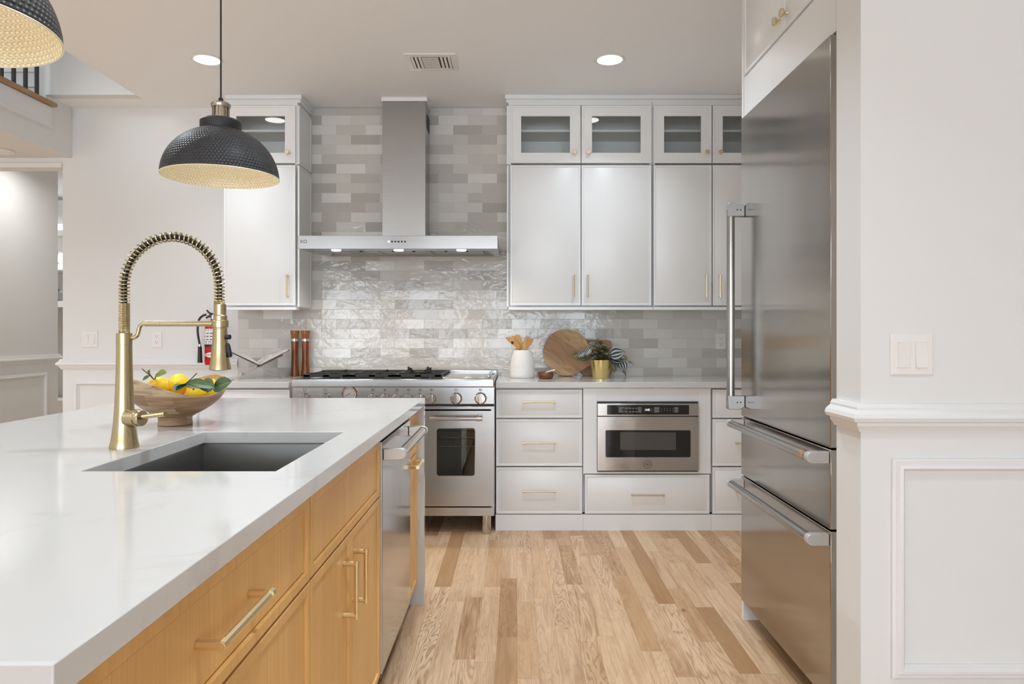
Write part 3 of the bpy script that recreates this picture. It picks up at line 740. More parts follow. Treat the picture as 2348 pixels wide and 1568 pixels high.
for k in range(3):
    fx0 = hx0+.10 + k*(hx1-hx0-.2)/3; fx1 = fx0 + (hx1-hx0-.2)/3 - .006
    mb = MB(); n = 12
    for j in range(n):
        y0 = hy+.19 + j*(hb-hy-.27)/n
        mb.box(fx0, fx1, y0, y0+.020, low(0, y0)+.010, low(0, y0)+.020)
    f_ = mb.done('baffle_filter', M['steel'], hd, smooth=0)
    for q in (.3, .7):
        xx = fx0+(fx1-fx0)*q; yq = hy+.24
        MB().cyl((xx, yq, low(0, yq)+.001), (xx, yq, low(0, yq)+.010), .010, n=14).done('filter_knob', M['black'], f_)
for hx in HOODL:
    xx = X(hx, 4.42); MB().cyl((xx, 4.42, low(0, 4.42)-.004), (xx, 4.42, low(0, 4.42)-.0005), .030, n=24).done('lamp', M['hoodlamp'], hd)
for k in range(6):
    xx = X(891.5 + 7.5*k, hy); MB().cyl((xx, hy-.004, Z(554, hy)), (xx, hy-.0003, Z(554, hy)), .0055, n=16).done('button', M['blackglass'] if k else M['digits'], hd)
MB().text('XO', .030, lambda a, b, h: (X(696, hy)+a, hy-h-.0004, Z(554, hy)+b)).done('logo', M['ink_soft'], hd, smooth=0, norm=False)
cd = 4.77; chx0, chx1 = X(876.5, cd), X(975.5, cd)
MB().box(chx0, chx1, cd, hb, zt_+.001, Z(233, cd)).done('chimney', M['steel'], hd, bevel=.0012)
ch = MB()
for k in range(7): ch.box(chx1+.0003, chx1+.0015, cd+.07+k*.022, cd+.084+k*.022, Z(233, cd)-.16, Z(233, cd)-.06)
ch.done('chimney_vent', M['slot'], hd, smooth=0)
MB().box(chx0-.004, chx1+.012, cd-.010, hb, Z(233, cd)+.001, CEIL-.001).done('chimney_collar', M['cabinet'], hd, bevel=.001)

# ================================================================== RANGE
RY = 4.23
rg = empty('range_cooker', (-.739, 4.6, 0), 'wide stainless steel gas range cooker with two ovens under the hood', 'range')
rx0, rx1 = X(667.5, RY), X(1133, RY)
zr = lambda py: Z(py, RY)
RT = Z(869.5, RY)
mb = MB()
mb.box(rx0, rx1, 4.30, 4.965, .82, RT-.008)                    # upper body / hob tray
mb.box(rx0, rx0+.02, 4.30, 4.965, .12, .82); mb.box(rx1-.02, rx1, 4.30, 4.965, .12, .82)
mb.box(rx0+.02, rx1-.02, 4.94, 4.965, .12, .82); mb.box(rx0+.02, rx1-.02, 4.30, 4.94, .12, .16)
xsplit = X(958, 4.26)
mb.box(xsplit-.015, xsplit+.015, 4.30, 4.94, .16, .82)
mb.done('body', M['steel'], rg, smooth=0)
MB().box(rx0, rx1, RY, 4.31, Z(888, RY), RT).done('front_rail', M['steel'], rg, bevel=.006, seg=3)
MB().box(rx0+.001, rx1-.001, 4.25, 4.299, Z(927, RY), Z(888.5, RY)).done('control_panel', M['steel'], rg, bevel=.001)
MB().box(rx0+.001, rx1-.001, 4.262, 4.299, Z(934, RY), Z(928, RY)).done('vent_slot', M['gasket'], rg, smooth=0)
MB().box(rx0+.001, rx1-.001, 4.25, 4.299, Z(939, RY), Z(932.5, RY)).done('door_trim', M['steel'], rg, bevel=.001)
MB().box(rx0+.002, rx1-.002, 4.915, 4.965, RT-.008, RT+.020).done('back_guard', M['steel'], rg, bevel=.003)
# side lips of the hob
MB().box(rx1-.014, rx1, 4.31, 4.915, RT-.008, RT).box(rx0, rx0+.014, 4.31, 4.915, RT-.008, RT).done('side_rail', M['steel'], rg, bevel=.002)
ky = 4.25
for kx in (699, 745.5, 855.5, 883.5, 910.5, 937.5, 964, 990, 1046, 1102):
    xx, zz = X(kx, ky), Z(913, ky); big = 1.18 if kx in (699, 745.5, 1046, 1102) else 1.0
    Mx = Vector((0, -1, 0)).to_track_quat('Z', 'Y').to_matrix()
    k_ = MB().lathe([(0, 0), (.0315*big, 0), (.0315*big, .004), (.028*big, .007), (.026*big, .022), (.024*big, .026), (0, .027)], (xx, ky-.0005, zz), 28, Mx)
    k_.box(xx-.006*big, xx+.006*big, ky-.040, ky-.026, zz-.025*big, zz+.025*big)
    k_ = k_.done('knob', M['chrome'], rg, bevel=.001)
    zi = Z(893.5, ky)
    ic = MB().ring(front(ky), xx-.010, xx+.010, zi-.006, zi+.007, [(0, .0004), (.0018, .0004)])
    ic.box(xx-.001, xx+.001, ky-.0005, ky-.0003, zi-.012, zi-.006)
    if kx not in (699, 745.5, 1046): ic.box(xx-.006, xx+.001, ky-.0006, ky-.0004, zi-.003, zi+.003)
    ic.done('icon', M['ink_soft'], rg, smooth=0, norm=False)
# oven thermometer
gx, gz = X(801, ky), Z(903, ky); Mx = Vector((0, -1, 0)).to_track_quat('Z', 'Y').to_matrix()
gg = MB().lathe([(0, 0), (.046, 0), (.047, .006), (.043, .012), (.038, .009), (.037, .004), (0, .004)], (gx, ky-.0005, gz), 40, Mx).done('thermometer', M['chrome'], rg)
MB().lathe([(0, .0045), (.0365, .0045), (.0365, .005), (0, .005)], (gx, ky-.0005, gz), 36, Mx).done('dial', M['dial'], gg)
mk = MB(); 
for k in range(13):
    a = R(-35+k*250/12); c_, s_ = math.cos(a), math.sin(a)
    mk.tube([(gx-.030*c_, ky-.0062, gz+.030*s_), (gx-.035*c_, ky-.0062, gz+.035*s_)], .0007, 5)
mk.tube([(gx+.006, ky-.0066, gz+.005), (gx-.022, ky-.0066, gz-.014)], .0012, 5)
mk.done('dial_marks', M['ink'], gg)
# ovens
def oven(x0, x1, hc, wx0, wx1, visible=True):
    dy = 4.262; zt2, zb2 = Z(942, 4.26), Z(1161, 4.26)
    wz0, wz1 = Z(1091, 4.26), Z(982, 4.26)
    mb = MB(); mp = front(4.298); th = .036
    def rr(x0, x1, z0, z1, r, n=5):
        pts = []
        for cx_, cz_, a0 in ((x1-r, z1-r, 0), (x0+r, z1-r, 90), (x0+r, z0+r, 180), (x1-r, z0+r, 270)):
            for i in range(n+1):
                a = R(a0+90*i/n); pts.append((cx_+r*math.cos(a), cz_+r*math.sin(a)))
        return pts
    inner = rr(wx0, wx1, wz0, wz1, .016); outer = rr(x0, x1, zb2, zt2, .003)
    n = len(inner)
    A = [mb.bm.verts.new(mp(p, q, th)) for p, q in outer]; Bv = [mb.bm.verts.new(mp(p, q, th)) for p, q in inner]
    A0 = [mb.bm.verts.new(mp(p, q, 0)) for p, q in outer]; B0 = [mb.bm.verts.new(mp(p, q, 0)) for p, q in inner]
    for k in range(n):
        k2 = (k+1) % n
        mb.bm.faces.new((A[k], A[k2], Bv[k2], Bv[k])); mb.bm.faces.new((A0[k], A0[k2], A[k2], A[k])); mb.bm.faces.new((Bv[k], Bv[k2], B0[k2], B0[k])); mb.bm.faces.new((A0[k], A0[k2], B0[k2], B0[k]))
    d = mb.done('oven_door', M['steel'], rg, smooth=30)
    MB().prism(inner, mp, .026, .030).done('window', M['oven_glass'], d, smooth=0)
    # raised bead around the glass
    MB().tube([mp(p, q, th+.0005) for p, q in inner], .0022, 6, closed=True).done('window_bead', M['chrome'], d)
    hz = Z(960, 4.2); hy_ = 4.262-.048
    h = MB().cyl((hc[0]+.03, hy_, hz), (hc[1]-.03, hy_, hz), .0125, n=20)
    h_ = h.done('handle', M['chrome'], d)
    for s_, e in ((hc[0], 1), (hc[1], -1)):
        q = MB().cyl((s_, hy_, hz), (s_+e*.036, hy_, hz), .0165, n=20)
        q.box(s_+e*.002, s_+e*.026, hy_, 4.2615, hz-.013, hz+.013)
        q.done('handle_bracket', M['chrome'], d, bevel=.002)
    # cavity with racks
    cv = MB()
    zA, zB = .20, .80
    cx0_, cx1_ = x0+.02, x1-.02
    cv.box(cx0_, cx1_, 4.72, 4.73, zA, zB); cv.box(cx0_-.004, cx0_, 4.302, 4.73, zA, zB); cv.box(cx1_, cx1_+.004, 4.302, 4.73, zA, zB)
    cv.box(cx0_, cx1_, 4.302, 4.72, zA-.004, zA); cv.box(cx0_, cx1_, 4.302, 4.72, zB, zB+.004)
    cv.done('oven_cavity', M['oven_dark'], rg, smooth=0)
    for pz in (1003, 1023):
        zz = Z(pz, 4.36); rk = MB()
        rk.cyl((cx0_+.002, 4.35, zz), (cx1_-.002, 4.35, zz), .0028, n=8); rk.cyl((cx0_+.002, 4.66, zz), (cx1_-.002, 4.66, zz), .0028, n=8)
        for i in range(11):
            xx = cx0_+.02+i*(cx1_-cx0_-.04)/10; rk.cyl((xx, 4.345, zz+.003), (xx, 4.66, zz+.003), .0018, n=6)
        rk.done('oven_rack', M['chrome'], rg)
oven(X(959, 4.26), X(1131.5, 4.26), (X(985, 4.21), X(1106, 4.21)), X(1001, 4.26), X(1089, 4.26))
oven(X(669, 4.26), X(956.5, 4.26), (X(690, 4.21), X(936, 4.21)), X(730, 4.26), X(895, 4.26))
MB().box(rx0+.001, rx1-.001, 4.272, 4.299, Z(1184, 4.26), Z(1164.5, 4.26)).done('kick_panel', M['steel'], rg, bevel=.001)
for lx in (rx0+.05, rx1-.05):
    for ly in (4.31, 4.90):
        MB().lathe([(0, 0), (.025, 0), (.027, .004), (.029, .012), (.029, .119), (0, .119)], (lx, ly, 0.0005), 24).done('leg', M['chrome'], rg)
# hob
gz0 = RT-.008
secs = [(X(692, 4.3), X(797, 4.3)), (X(798, 4.3), X(902, 4.3)), (X(903, 4.3), X(1010, 4.3))]
for si, (a, b) in enumerate(secs):
    mb = MB(); y0, y1 = 4.33, 4.87; zt2 = RT+.027; bw = .012
    for xx in (a, b-bw): mb.box(xx, xx+bw, y0, y1, zt2-.018, zt2-.004)
    for yy in (y0, (y0+y1)/2-bw/2, y1-bw): mb.box(a, b, yy, yy+bw, zt2-.020, zt2-.004)
    for (xx, yy) in ((a, y0), (b-.04, y0), (a, y1-bw), (b-.04, y1-bw), ((a+b)/2-.02, y0), ((a+b)/2-.02, y1-bw)):
        mb.box(xx, xx+.04, yy, yy+bw, gz0+.001, zt2-.006)
    for yc in (y0+.135, y1-.135):
        xc = (a+b)/2
        mb.box(xc-bw/2, xc+bw/2, yc+.03, yc+.125, zt2-.014, zt2); mb.box(xc-bw/2, xc+bw/2, yc-.125, yc-.03, zt2-.014, zt2)
        mb.box(a+.005, xc-.03, yc-bw/2, yc+bw/2, zt2-.014, zt2); mb.box(xc+.03, b-.005, yc-bw/2, yc+bw/2, zt2-.014, zt2)
    mb.done('pan_grate', M['iron'], rg, smooth=0, bevel=.0015)
    for yc in (y0+.135, y1-.135):
        q = MB().lathe([(0, 0), (.05, 0), (.052, .008), (.036, .010), (.036, .016), (.030, .019), (0, .019)], ((a+b)/2, yc, gz0+.0005), 28).done('burner', M['iron'], rg)
gx0, gx1 = X(1012, 4.3), X(1122, 4.3)
mb = MB().box(gx0, gx1, 4.34, 4.88, gz0+.001, RT+.006); mb.done('griddle', M['steel_shiny'], rg, bevel=.004)
MB().box(gx1-.012, gx1-.002, 4.345, 4.875, RT+.0065, RT+.018).done('griddle_rim', M['steel_shiny'], rg, bevel=.002)
MB().box(rx0+.03, X(1010, 4.3), 4.325, 4.90, gz0, gz0+.0006).done('hob_tray', M['steel_shiny'], rg, smooth=0)
# loose wok ring standing on the third grate
wkx, wky, wkz = X(962, 4.47), 4.465, RT+.0275
mb = MB().lathe([(.058, 0), (.072, 0), (.074, .006), (.062, .008), (.058, 0)], (wkx, wky, wkz), 36)
for k in range(4):
    a = R(45+90*k)+.25; c_, s_ = math.cos(a), math.sin(a)
    mb.prism([(.052, .004), (.090, .004), (.092, .034), (.084, .034), (.070, .016), (.052, .014)], lambda u, v, h: (wkx+u*c_-h*s_, wky+u*s_+h*c_, wkz+v), -.005, .005)
o = mb.done('wok_ring', M['iron'], smooth=30); tag(o, 'black cast iron wok ring with four prongs on the right front burner', 'wok ring')

# ================================================================== MICROWAVE
my = 4.335
mw = empty('microwave', ((ax0+ax1)/2, 4.6, az0), 'stainless drawer microwave with black window built into the white cabinet', 'microwave')
Xm = lambda p: X(p, my); Zm = lambda p: Z(p, my)
mx0, mx1 = ax0+.002, ax1-.002
MB().box(Xm(1371), Xm(1601), 4.352, 4.362, az0+.002, az1-.001).done('backing', M['gasket'], mw, smooth=0)
MB().box(Xm(1370.5), Xm(1602), my, 4.352, Zm(953.5), Zm(925)).done('control_strip', M['steel_shiny'], mw, bevel=.0015)
cp = MB().box(Xm(1392), Xm(1580), my-.0015, my-.0002, Zm(950.5), Zm(928.5)).done('control_panel', M['blackglass'], mw, bevel=.0006)
MB().box(Xm(1476), Xm(1496), my-.0022, my-.0016, Zm(943.5), Zm(935.5)).done('display', M['display'], cp, smooth=0)
MB().text('4:42', .016, lambda a, b, h: (Xm(1484.5)+a, my-.0024-h, Zm(939.5)+b)).done('clock_digits', M['digits'], cp, smooth=0, norm=False)
pr = MB(); px = lambda u: Xm(1360+u/8.711); pz = lambda v: Zm(910+v/8.711)
fr_ = front(my-.0016)
for (u0, u1, v0, v1) in ((508, 580, 205, 252), (508, 580, 262, 308), (898, 965, 205, 252), (898, 965, 262, 308), (1215, 1322, 205, 250), (1215, 1322, 260, 305), (1622, 1698, 205, 250), (1622, 1698, 260, 305)):
    pr.ring(fr_, px(u0), px(u1), pz(v1), pz(v0), [(0, .0004), (.0007, .0004)])
    for w_ in (.35, .68):
        zc = pz(v0+(v1-v0)*w_); pr.box(px(u0+14), px(u1-14), my-.0022, my-.0018, zc-.0007, zc+.0007)
for u in (608, 670, 738, 803, 865):
    for v in (220, 285):
        for dv in (0, 16):
            if u == 608 and dv: continue
            pr.box(px(u-22), px(u+22), my-.0022, my-.0018, pz(v+dv)-.0006, pz(v+dv)+.0006)
for j, (row_, v) in enumerate((('12345', 232), ('67890', 274))):
    for i, ch_ in enumerate(row_):
        pr.text(ch_, .0075, lambda a, b, h, i=i, v=v: (px(1366+57*i)+a, my-.0018-h, pz(v)+b))
pr.done('key_print', M['screen_ink'], cp, smooth=0, norm=False)
# drawer front with rounded window opening
mb = MB(); wn0, wn1, wz0, wz1 = Xm(1388.5), Xm(1584), Zm(1048.5), Zm(986)
def rrect(x0, x1, z0, z1, r, n=5):
    pts = []
    for cx_, cz_, a0 in ((x1-r, z1-r, 0), (x0+r, z1-r, 90), (x0+r, z0+r, 180), (x1-r, z0+r, 270)):
        for i in range(n+1):
            a = R(a0+90*i/n); pts.append((cx_+r*math.cos(a), cz_+r*math.sin(a)))
    return pts
mp = front(4.352); inn = rrect(wn0, wn1, wz0, wz1, .009); out_ = rrect(Xm(1370.5), Xm(1602), Zm(1079), Zm(955.5), .002); n = len(inn)
A = [mb.bm.verts.new(mp(p, q, .017)) for p, q in out_]; B_ = [mb.bm.verts.new(mp(p, q, .017)) for p, q in inn]
A0 = [mb.bm.verts.new(mp(p, q, 0)) for p, q in out_]; B0 = [mb.bm.verts.new(mp(p, q, 0)) for p, q in inn]
for k in range(n):
    k2 = (k+1) % n
    for q in ((A[k], A[k2], B_[k2], B_[k]), (A0[k], A0[k2], A[k2], A[k]), (B_[k], B_[k2], B0[k2], B0[k]), (A0[k], A0[k2], B0[k2], B0[k])): mb.bm.faces.new(q)
dr = mb.done('drawer_front', M['steel_shiny'], mw, smooth=30)
MB().prism(inn, mp, .010, .0155).done('window', M['blackglass'], dr, smooth=0)
MB().box(Xm(1422), Xm(1550), my+.0008, my+.0013, Zm(1031.5), Zm(991)).done('window_screen', M['mesh_screen'], dr, smooth=0)
MB().tube([mp(p, q, .0172) for p, q in inn], .0016, 6, closed=True).done('window_bead', M['chrome'], dr)
# round badge: two rings, letters round the top, small winged centre mark
ex, ez = Xm(1485), Zm(1064.5); er = .0275
mb = MB()
def disc_ring(r0, r1, h=.0006):
    a = [mb.bm.verts.new((ex+r0*math.cos(R(i*10)), my-h, ez+r0*math.sin(R(i*10)))) for i in range(36)]
    b = [mb.bm.verts.new((ex+r1*math.cos(R(i*10)), my-h, ez+r1*math.sin(R(i*10)))) for i in range(36)]
    for i in range(36): mb.bm.faces.new((a[i], a[(i+1) % 36], b[(i+1) % 36], b[i]))
disc_ring(er*.94, er); disc_ring(er*.46, er*.50)
for i, ch_ in enumerate('BERTAZZONI'):
    an = R(205 - i*230/9); rr_ = er*.71
    def tm(a, b, h, an=an):
        c_, s_ = math.cos(an-R(90)), math.sin(an-R(90))
        return (ex+rr_*math.cos(an)+a*c_-b*s_, my-h-.0004, ez+rr_*math.sin(an)+a*s_+b*c_)
    mb.text(ch_, .0125, tm)
for i, ch_ in enumerate('ITALIA'):
    an = R(242 + i*56/5); rr_ = er*.76
    def tm(a, b, h, an=an):
        c_, s_ = math.cos(an+R(90)), math.sin(an+R(90))
        return (ex+rr_*math.cos(an)+a*c_-b*s_, my-h-.0004, ez+rr_*math.sin(an)+a*s_+b*c_)
    mb.text(ch_, .007, tm)
for s_ in (-1, 1):
    mb.prism([(0, -.002), (s_*.011, .003), (s_*.010, .006), (s_*.004, .004), (0, .007)], lambda u, v, h: (ex+u, my-.0005-h, ez+v), 0, .0003)
disc_ring(.001, .006)
mb.done('badge', M['ink_soft'], dr, smooth=0, norm=False)

# ================================================================== FRIDGE AND ITS SURROUND
FX = 0.955; FY0, FY1 = 2.145, 2.995
fr = empty('refrigerator', (1.3, 2.57, 0), 'tall built-in stainless steel refrigerator with two drawers at the right', 'refrigerator')
Fb, Fs2, Fs1, Ft = .090, .619, .867, 2.126
MB().box(FX+.04, 1.66, FY0+.004, FY1-.004, .09, Ft-.002).done('body', M['gasket'], fr, smooth=0)
MB().box(FX+.10, 1.60, FY0+.02, FY1-.02, .0005, .089).done('plinth', M['slot'], fr, smooth=0)
def fr_panel(name, z0, z1):
    return MB().box(FX, FX+.039, FY0, FY1, z0, z1).done(name, M['steel_fridge'], fr, bevel=.0025)
d1 = fr_panel('door', Fs1+.003, Ft); d2 = fr_panel('drawer', Fs2+.003, Fs1-.003); d3 = fr_panel('drawer', Fb, Fs2-.003)
# upright door handle
hy0 = 2.962; hxo = .885
h = MB().cyl((.900, hy0, .935), (.900, hy0, 1.735), .0165, n=24).done('handle', M['steel'], d1)
for zc, e in ((1.733, 1), (.930, -1)):
    q = MB(); 
    q.prism([(hxo, -.027), (FX-.0008, -.027), (FX-.0008, .018), (FX-.022, .030), (hxo+.004, .030), (hxo, .024)], lambda u, v, hh: (u, hh, zc+e*v), 2.945, 2.980)
    q.done('handle_bracket', M['satin_grey'], d1, bevel=.002)
    for dx in (.018, .032):
        MB().cyl((FX-dx, 2.9443, zc), (FX-dx, 2.9449, zc), .0032, n=10).done('screw_hole', M['slot'], d1)
for dd, zc, cop in ((d2, .840, True), (d3, .589, False)):
    MB().cyl((.901, FY0+.02, zc), (.901, 2.975, zc), .0150, n=24).done('handle', M['steel'], dd)
    for y0 in (FY0+.006, 2.955):
        q = MB(); pts = [(FX-.0008, -.0175), (FX-.0008, .0175)]
        for i in range(9):
            a = R(90+180*i/8); pts.append((.903+.0175*math.cos(a), .0175*math.sin(a)))
        q.prism(pts, lambda u, v, hh: (u, hh, zc+v), y0, y0+.024); q.done('handle_bracket', M['steel_white'], dd, bevel=.001)
    if cop: MB().cyl((.901, 2.196, zc), (.901, 2.222, zc), .0156, n=24).done('handle_band', M['copper'], dd)['label'] = 'copper band on the handle'
PX = .967
fs = empty('fridge_surround', (1.33, 2.6, 0), 'white cabinet surround above and beside the refrigerator with round brass knobs', 'cabinet')
MB().box(PX, 1.688, FY1+.006, FY1+.030, .0005, CEIL-.001).done('side_panel', M['cabinet'], fs, smooth=0)['label'] = 'far side panel'
MB().box(PX+.02, 1.688, 2.02, FY0-.010, .0005, CEIL-.001).done('side_panel', M['cabinet'], fs, smooth=0)
MB().box(PX+.022, 1.688, FY0-.008, FY1+.004, 2.30, CEIL-.001).done('carcass', M['cabinet'], fs, smooth=0)
mb = MB(); mb.ring(faceXm(PX+.022), FY0-.006, FY1+.004, Ft+.008, 2.300, [(0, 0), (0, .020), (.0, .020)], first=True, last=True); mb.done('filler_panel', M['cabinet'], fs, smooth=0)
ym = 2.565
for a0, a1, kyy in ((FY0-.006, ym-.0015, ym-.035), (ym+.0015, FY1+.003, ym+.035)):
    d = front_panel('door', fs, faceXm(PX+.022), a0, a1, 2.312, CEIL-.05, M['cabinet'])
    knob(d, faceXm(PX+.007), kyy, 2.366)

# ================================================================== ISLAND
IT = .925; IX0, IX1 = -1.68, -.412; IY0, IY1 = .629, 3.20
SKx0, SKx1, SKy0, SKy1 = -.930, -.512, 1.507, 2.106
mb = MB(); th = .034
V = lambda x, y, z: mb.bm.verts.new((x, y, z))
def rectpts(x0, x1, y0, y1, z): return [V(x0, y0, z), V(x1, y0, z), V(x1, y1, z), V(x0, y1, z)]
o1 = rectpts(IX0, IX1, IY0, IY1, IT); i1 = rectpts(SKx0, SKx1, SKy0, SKy1, IT)
o0 = rectpts(IX0, IX1, IY0, IY1, IT-th); i0 = rectpts(SKx0, SKx1, SKy0, SKy1, IT-th)
for k in range(4):
    k2 = (k+1) % 4
    for q in ((o1[k], o1[k2], i1[k2], i1[k]), (o0[k], o0[k2], i0[k2], i0[k]), (o0[k], o0[k2], o1[k2], o1[k]), (i1[k], i1[k2], i0[k2], i0[k])): mb.bm.faces.new(q)
ic = empty('island_countertop', (-1.05, 1.9, 0), 'large white quartz island countertop with sink cut-out and waterfall ends', 'countertop')
mb.done('top', M['quartz'], ic, bevel=.0015)
MB().box(IX0, IX1, IY1-.034, IY1, .0005, IT-th-.0005).done('waterfall_end', M['quartz'], ic, smooth=0)
MB().box(IX0, IX1, IY0, IY0+.034, .0005, IT-th-.0005).done('waterfall_end', M['quartz'], ic, smooth=0)

CFX = -.463           # carcass face, fronts stand 2 cm proud at -.443
mpI = faceXp(CFX)
IZ1, IZd, IZd2, IZ0 = .868, .690, .684, .100
def isl(name, label, y0, y1):
    if abs(y1-1.524) < 1e-6: y1 = 1.476
    if abs(y0-1.5245) < 1e-6: y0 = 1.4765
    r = empty(name, (-.75, (y0+y1)/2, 0), label, 'cabinet', 'oak island cabinets')
    mb = MB()
    if name == 'sink_cabinet':
        mb.box(-1.05, CFX, y0+.0005, y0+.018, IZ0, .888); mb.box(-1.05, CFX, y1-.018, y1-.0005, IZ0, .888); mb.box(-1.05, -1.03, y0+.018, y1-.018, IZ0, .888)
        mb.box(-1.03, CFX, y0+.018, y1-.018, IZ0, IZ0+.018); mb.box(CFX-.018, CFX, y0+.018, y1-.018, IZ0+.018, .884)
    else:
        mb.box(-1.05, CFX, y0+.0005, y1-.0005, IZ0, .888)
    mb.done('carcass', M['oak_edge'], r, smooth=0)
    MB().box(-1.05, CFX-.06, y0+.0005, y1-.0005, .0005, IZ0-.0005).done('toe_kick', M['oak_edge'], r, smooth=0)
    return r
def ifront(name, r, y0, y1, z0, z1): 
    return front_panel(name, r, mpI, y0, y1, z0, z1, M['oak'], rim=.020, rec=.012)
c1 = isl('island_cabinet', 'oak island cabinet with wide drawers and long brass pull nearest the camera', .666, 1.524)
d = ifront('drawer', c1, .669, 1.521, IZd, IZ1); pull(d, faceXp(CFX+.014), 1.092, .781, .212, proj=.036, r=.0068, m=M['brass_isl'])
d = ifront('drawer', c1, .669, 1.521, .392, IZd2); pull(d, faceXp(CFX+.014), 1.092, .54, .212, proj=.036, r=.0068, m=M['brass_isl'])
d = ifront('drawer', c1, .669, 1.521, IZ0, .386); pull(d, faceXp(CFX+.014), 1.092, .25, .212, proj=.036, r=.0068, m=M['brass_isl'])
c2 = isl('sink_cabinet', 'oak island cabinet with two upright brass pulls below the sink', 1.5245, 2.308)
ifront('drawer_front', c2, 1.528, 2.304, IZd, IZ1)
d = ifront('door', c2, 1.528, 1.898, IZ0, IZd2); pull(d, faceXp(CFX+.014), 1.838, .552, .150, True, .034, .006, M['brass_isl'])
d = ifront('door', c2, 1.901, 2.304, IZ0, IZd2); pull(d, faceXp(CFX+.014), 1.955, .548, .150, True, .034, .006, M['brass_isl'])
c3 = isl('island_cabinet', 'narrow oak pull-out cabinet at the far end of the island beyond the dishwasher', 2.928, 3.164)
ifront('drawer', c3, 2.932, 3.160, IZd, IZ1)
d = ifront('door', c3, 2.932, 3.160, IZ0, IZd2)
pull(d, faceXp(CFX+.014), 3.045, .655, .16, proj=.036, r=.0068, m=M['brass_isl'])
MB().box(-1.40, -1.3805, IY0+.035, IY1-.035, .0005, .8845).done('seating_side_panel', M['oak'], ic, smooth=0)

# dishwasher
dw = empty('dishwasher', (-.75, 2.618, 0), 'polished stainless dishwasher with thick tubular handle built into the island', 'dishwasher')
DX = -.437; dy0, dy1 = 2.313, 2.922
MB().box(-1.04, DX-.028, dy0+.003, dy1-.003, .10, .872).done('tub', M['gasket'], dw, smooth=0)
MB().box(-1.04, DX-.09, dy0+.003, dy1-.003, .0005, .099).done('toe_panel', M['slot'], dw, smooth=0)
dd = MB().box(DX-.027, DX, dy0, dy1, .105, .862).done('door', M['steel_dish'], dw, bevel=.003)
MB().box(DX-.025, DX-.001, dy0-.0035, dy0-.0005, .105, .862).done('edge_strip', M['steel_white'], dw, smooth=0)
hz = .821
MB().cyl((-.381, dy0+.03, hz), (-.381, dy1-.02, hz), .0165, n=24).done('handle', M['chrome'], dd)
for y0 in (dy0+.012, dy1-.046):
    q = MB(); pts = [(DX+.0008, -.0215), (DX+.0008, .0165)]
    for i in range(9):
        a = R(90-180*i/8); pts.append((-.380+.019*math.cos(a), .019*math.sin(a)))
    q.prism(pts, lambda u, v, hh: (u, hh, hz+v), y0, y0+.026); q.done('handle_bracket', M['steel_white'], dd, bevel=.002)
MB().cyl((-.381, dy1-.056, hz), (-.381, dy1-.050, hz), .0172, n=24).done('handle_ring', M['gasket'], dd)

# sink
sk = MB(); a0, a1, b0, b1 = SKx0-.004, SKx1+.004, SKy0-.004, SKy1+.004; zt2 = IT-th-.0006
dp = .235
mpz = lambda a, b, h: (a, b, h)
sk.ring(mpz, a0-.008, a1+.008, b0-.008, b1+.008, [(0, zt2-.002), (0, zt2), (.008, zt2), (.010, zt2-.006), (.012, zt2-dp+.012), (.024, zt2-dp), ], last=True)
sk.ring(mpz, a0-.008, a1+.008, b0-.008, b1+.008, [(0, zt2-.002), (.006, zt2-.003), (.006, zt2-dp-.003)], last=True)
bmesh.ops.remove_doubles(sk.bm, verts=sk.bm.verts, dist=1e-6)
sr = empty('sink', ((a0+a1)/2, (b0+b1)/2, zt2-dp), 'rectangular undermount stainless steel sink set into the island', 'sink')
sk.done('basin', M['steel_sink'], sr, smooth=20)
MB().lathe([(0, .001), (.045, .001), (.045, .004), (.03, .002), (0, .002)], ((a0+a1)/2-.1, (b0+b1)/2, zt2-dp), 30).done('drain', M['chrome'], sr)

# faucet
fx, fy, fz = -1.018, 1.815, IT
fc = empty('faucet', (fx, fy, fz), 'tall brushed brass spring-neck pull-down kitchen faucet by the sink', 'faucet')
fs_ = F/fy
ZF = lambda py: EYE-(py-763)/fs_; XF = lambda px: (px-1183)/fs_
fx = XF(285)
zc0 = ZF(764)
MB().lathe([(0, 0), (.0348, 0), (.0348, .004), (.0314, .020), (.0264, .055), (.0233, .095), (.0209, .150), (.0194, .200), (.0185, ZF(790)-fz), (0, ZF(790)-fz)], (fx, fy, fz+.0003), 48).done('body', M['brass'], fc, smooth=25)
MB().lathe([(0, ZF(789.5)), (.0189, ZF(789.5)), (.0189, zc0), (.012, zc0+.001), (0, zc0+.001)], (fx, fy, 0), 40).done('collar', M['brass'], fc, smooth=25)
xr_ = XF(503); rad = (xr_-fx)/2; zc = ZF(655); xm = (fx+xr_)/2
path = []
def pth(t):   # t in metres along: up, over, down
    Lu = zc-zc0; La = math.pi*rad
    if t < Lu: return Vector((fx, fy, zc0+t)), Vector((0, 0, 1)), Vector((-1, 0, 0))
    t -= Lu
    if t < La:
        a = math.pi - t/rad
        return Vector((xm+rad*math.cos(a), fy, zc+rad*math.sin(a)*1.03)), Vector((math.sin(a), 0, -math.cos(a))), Vector((math.cos(a), 0, math.sin(a)))
    t -= La
    return Vector((xr_, fy, zc-t)), Vector((0, 0, -1)), Vector((1, 0, 0))
Lu, La, Ld = zc-zc0, math.pi*rad, zc-ZF(722)
Ltot = Lu+La+Ld
MB().tube([pth(Ltot*i/90)[0] for i in range(91)], .0068, 12).done('hose', M['black'], fc)
cr = .0117; wr = .0022
tight1 = ZF(697)-zc0; tight2 = Ltot-(ZF(690)-ZF(722))
pts = []; t_ = 0.0; ang = 0.0
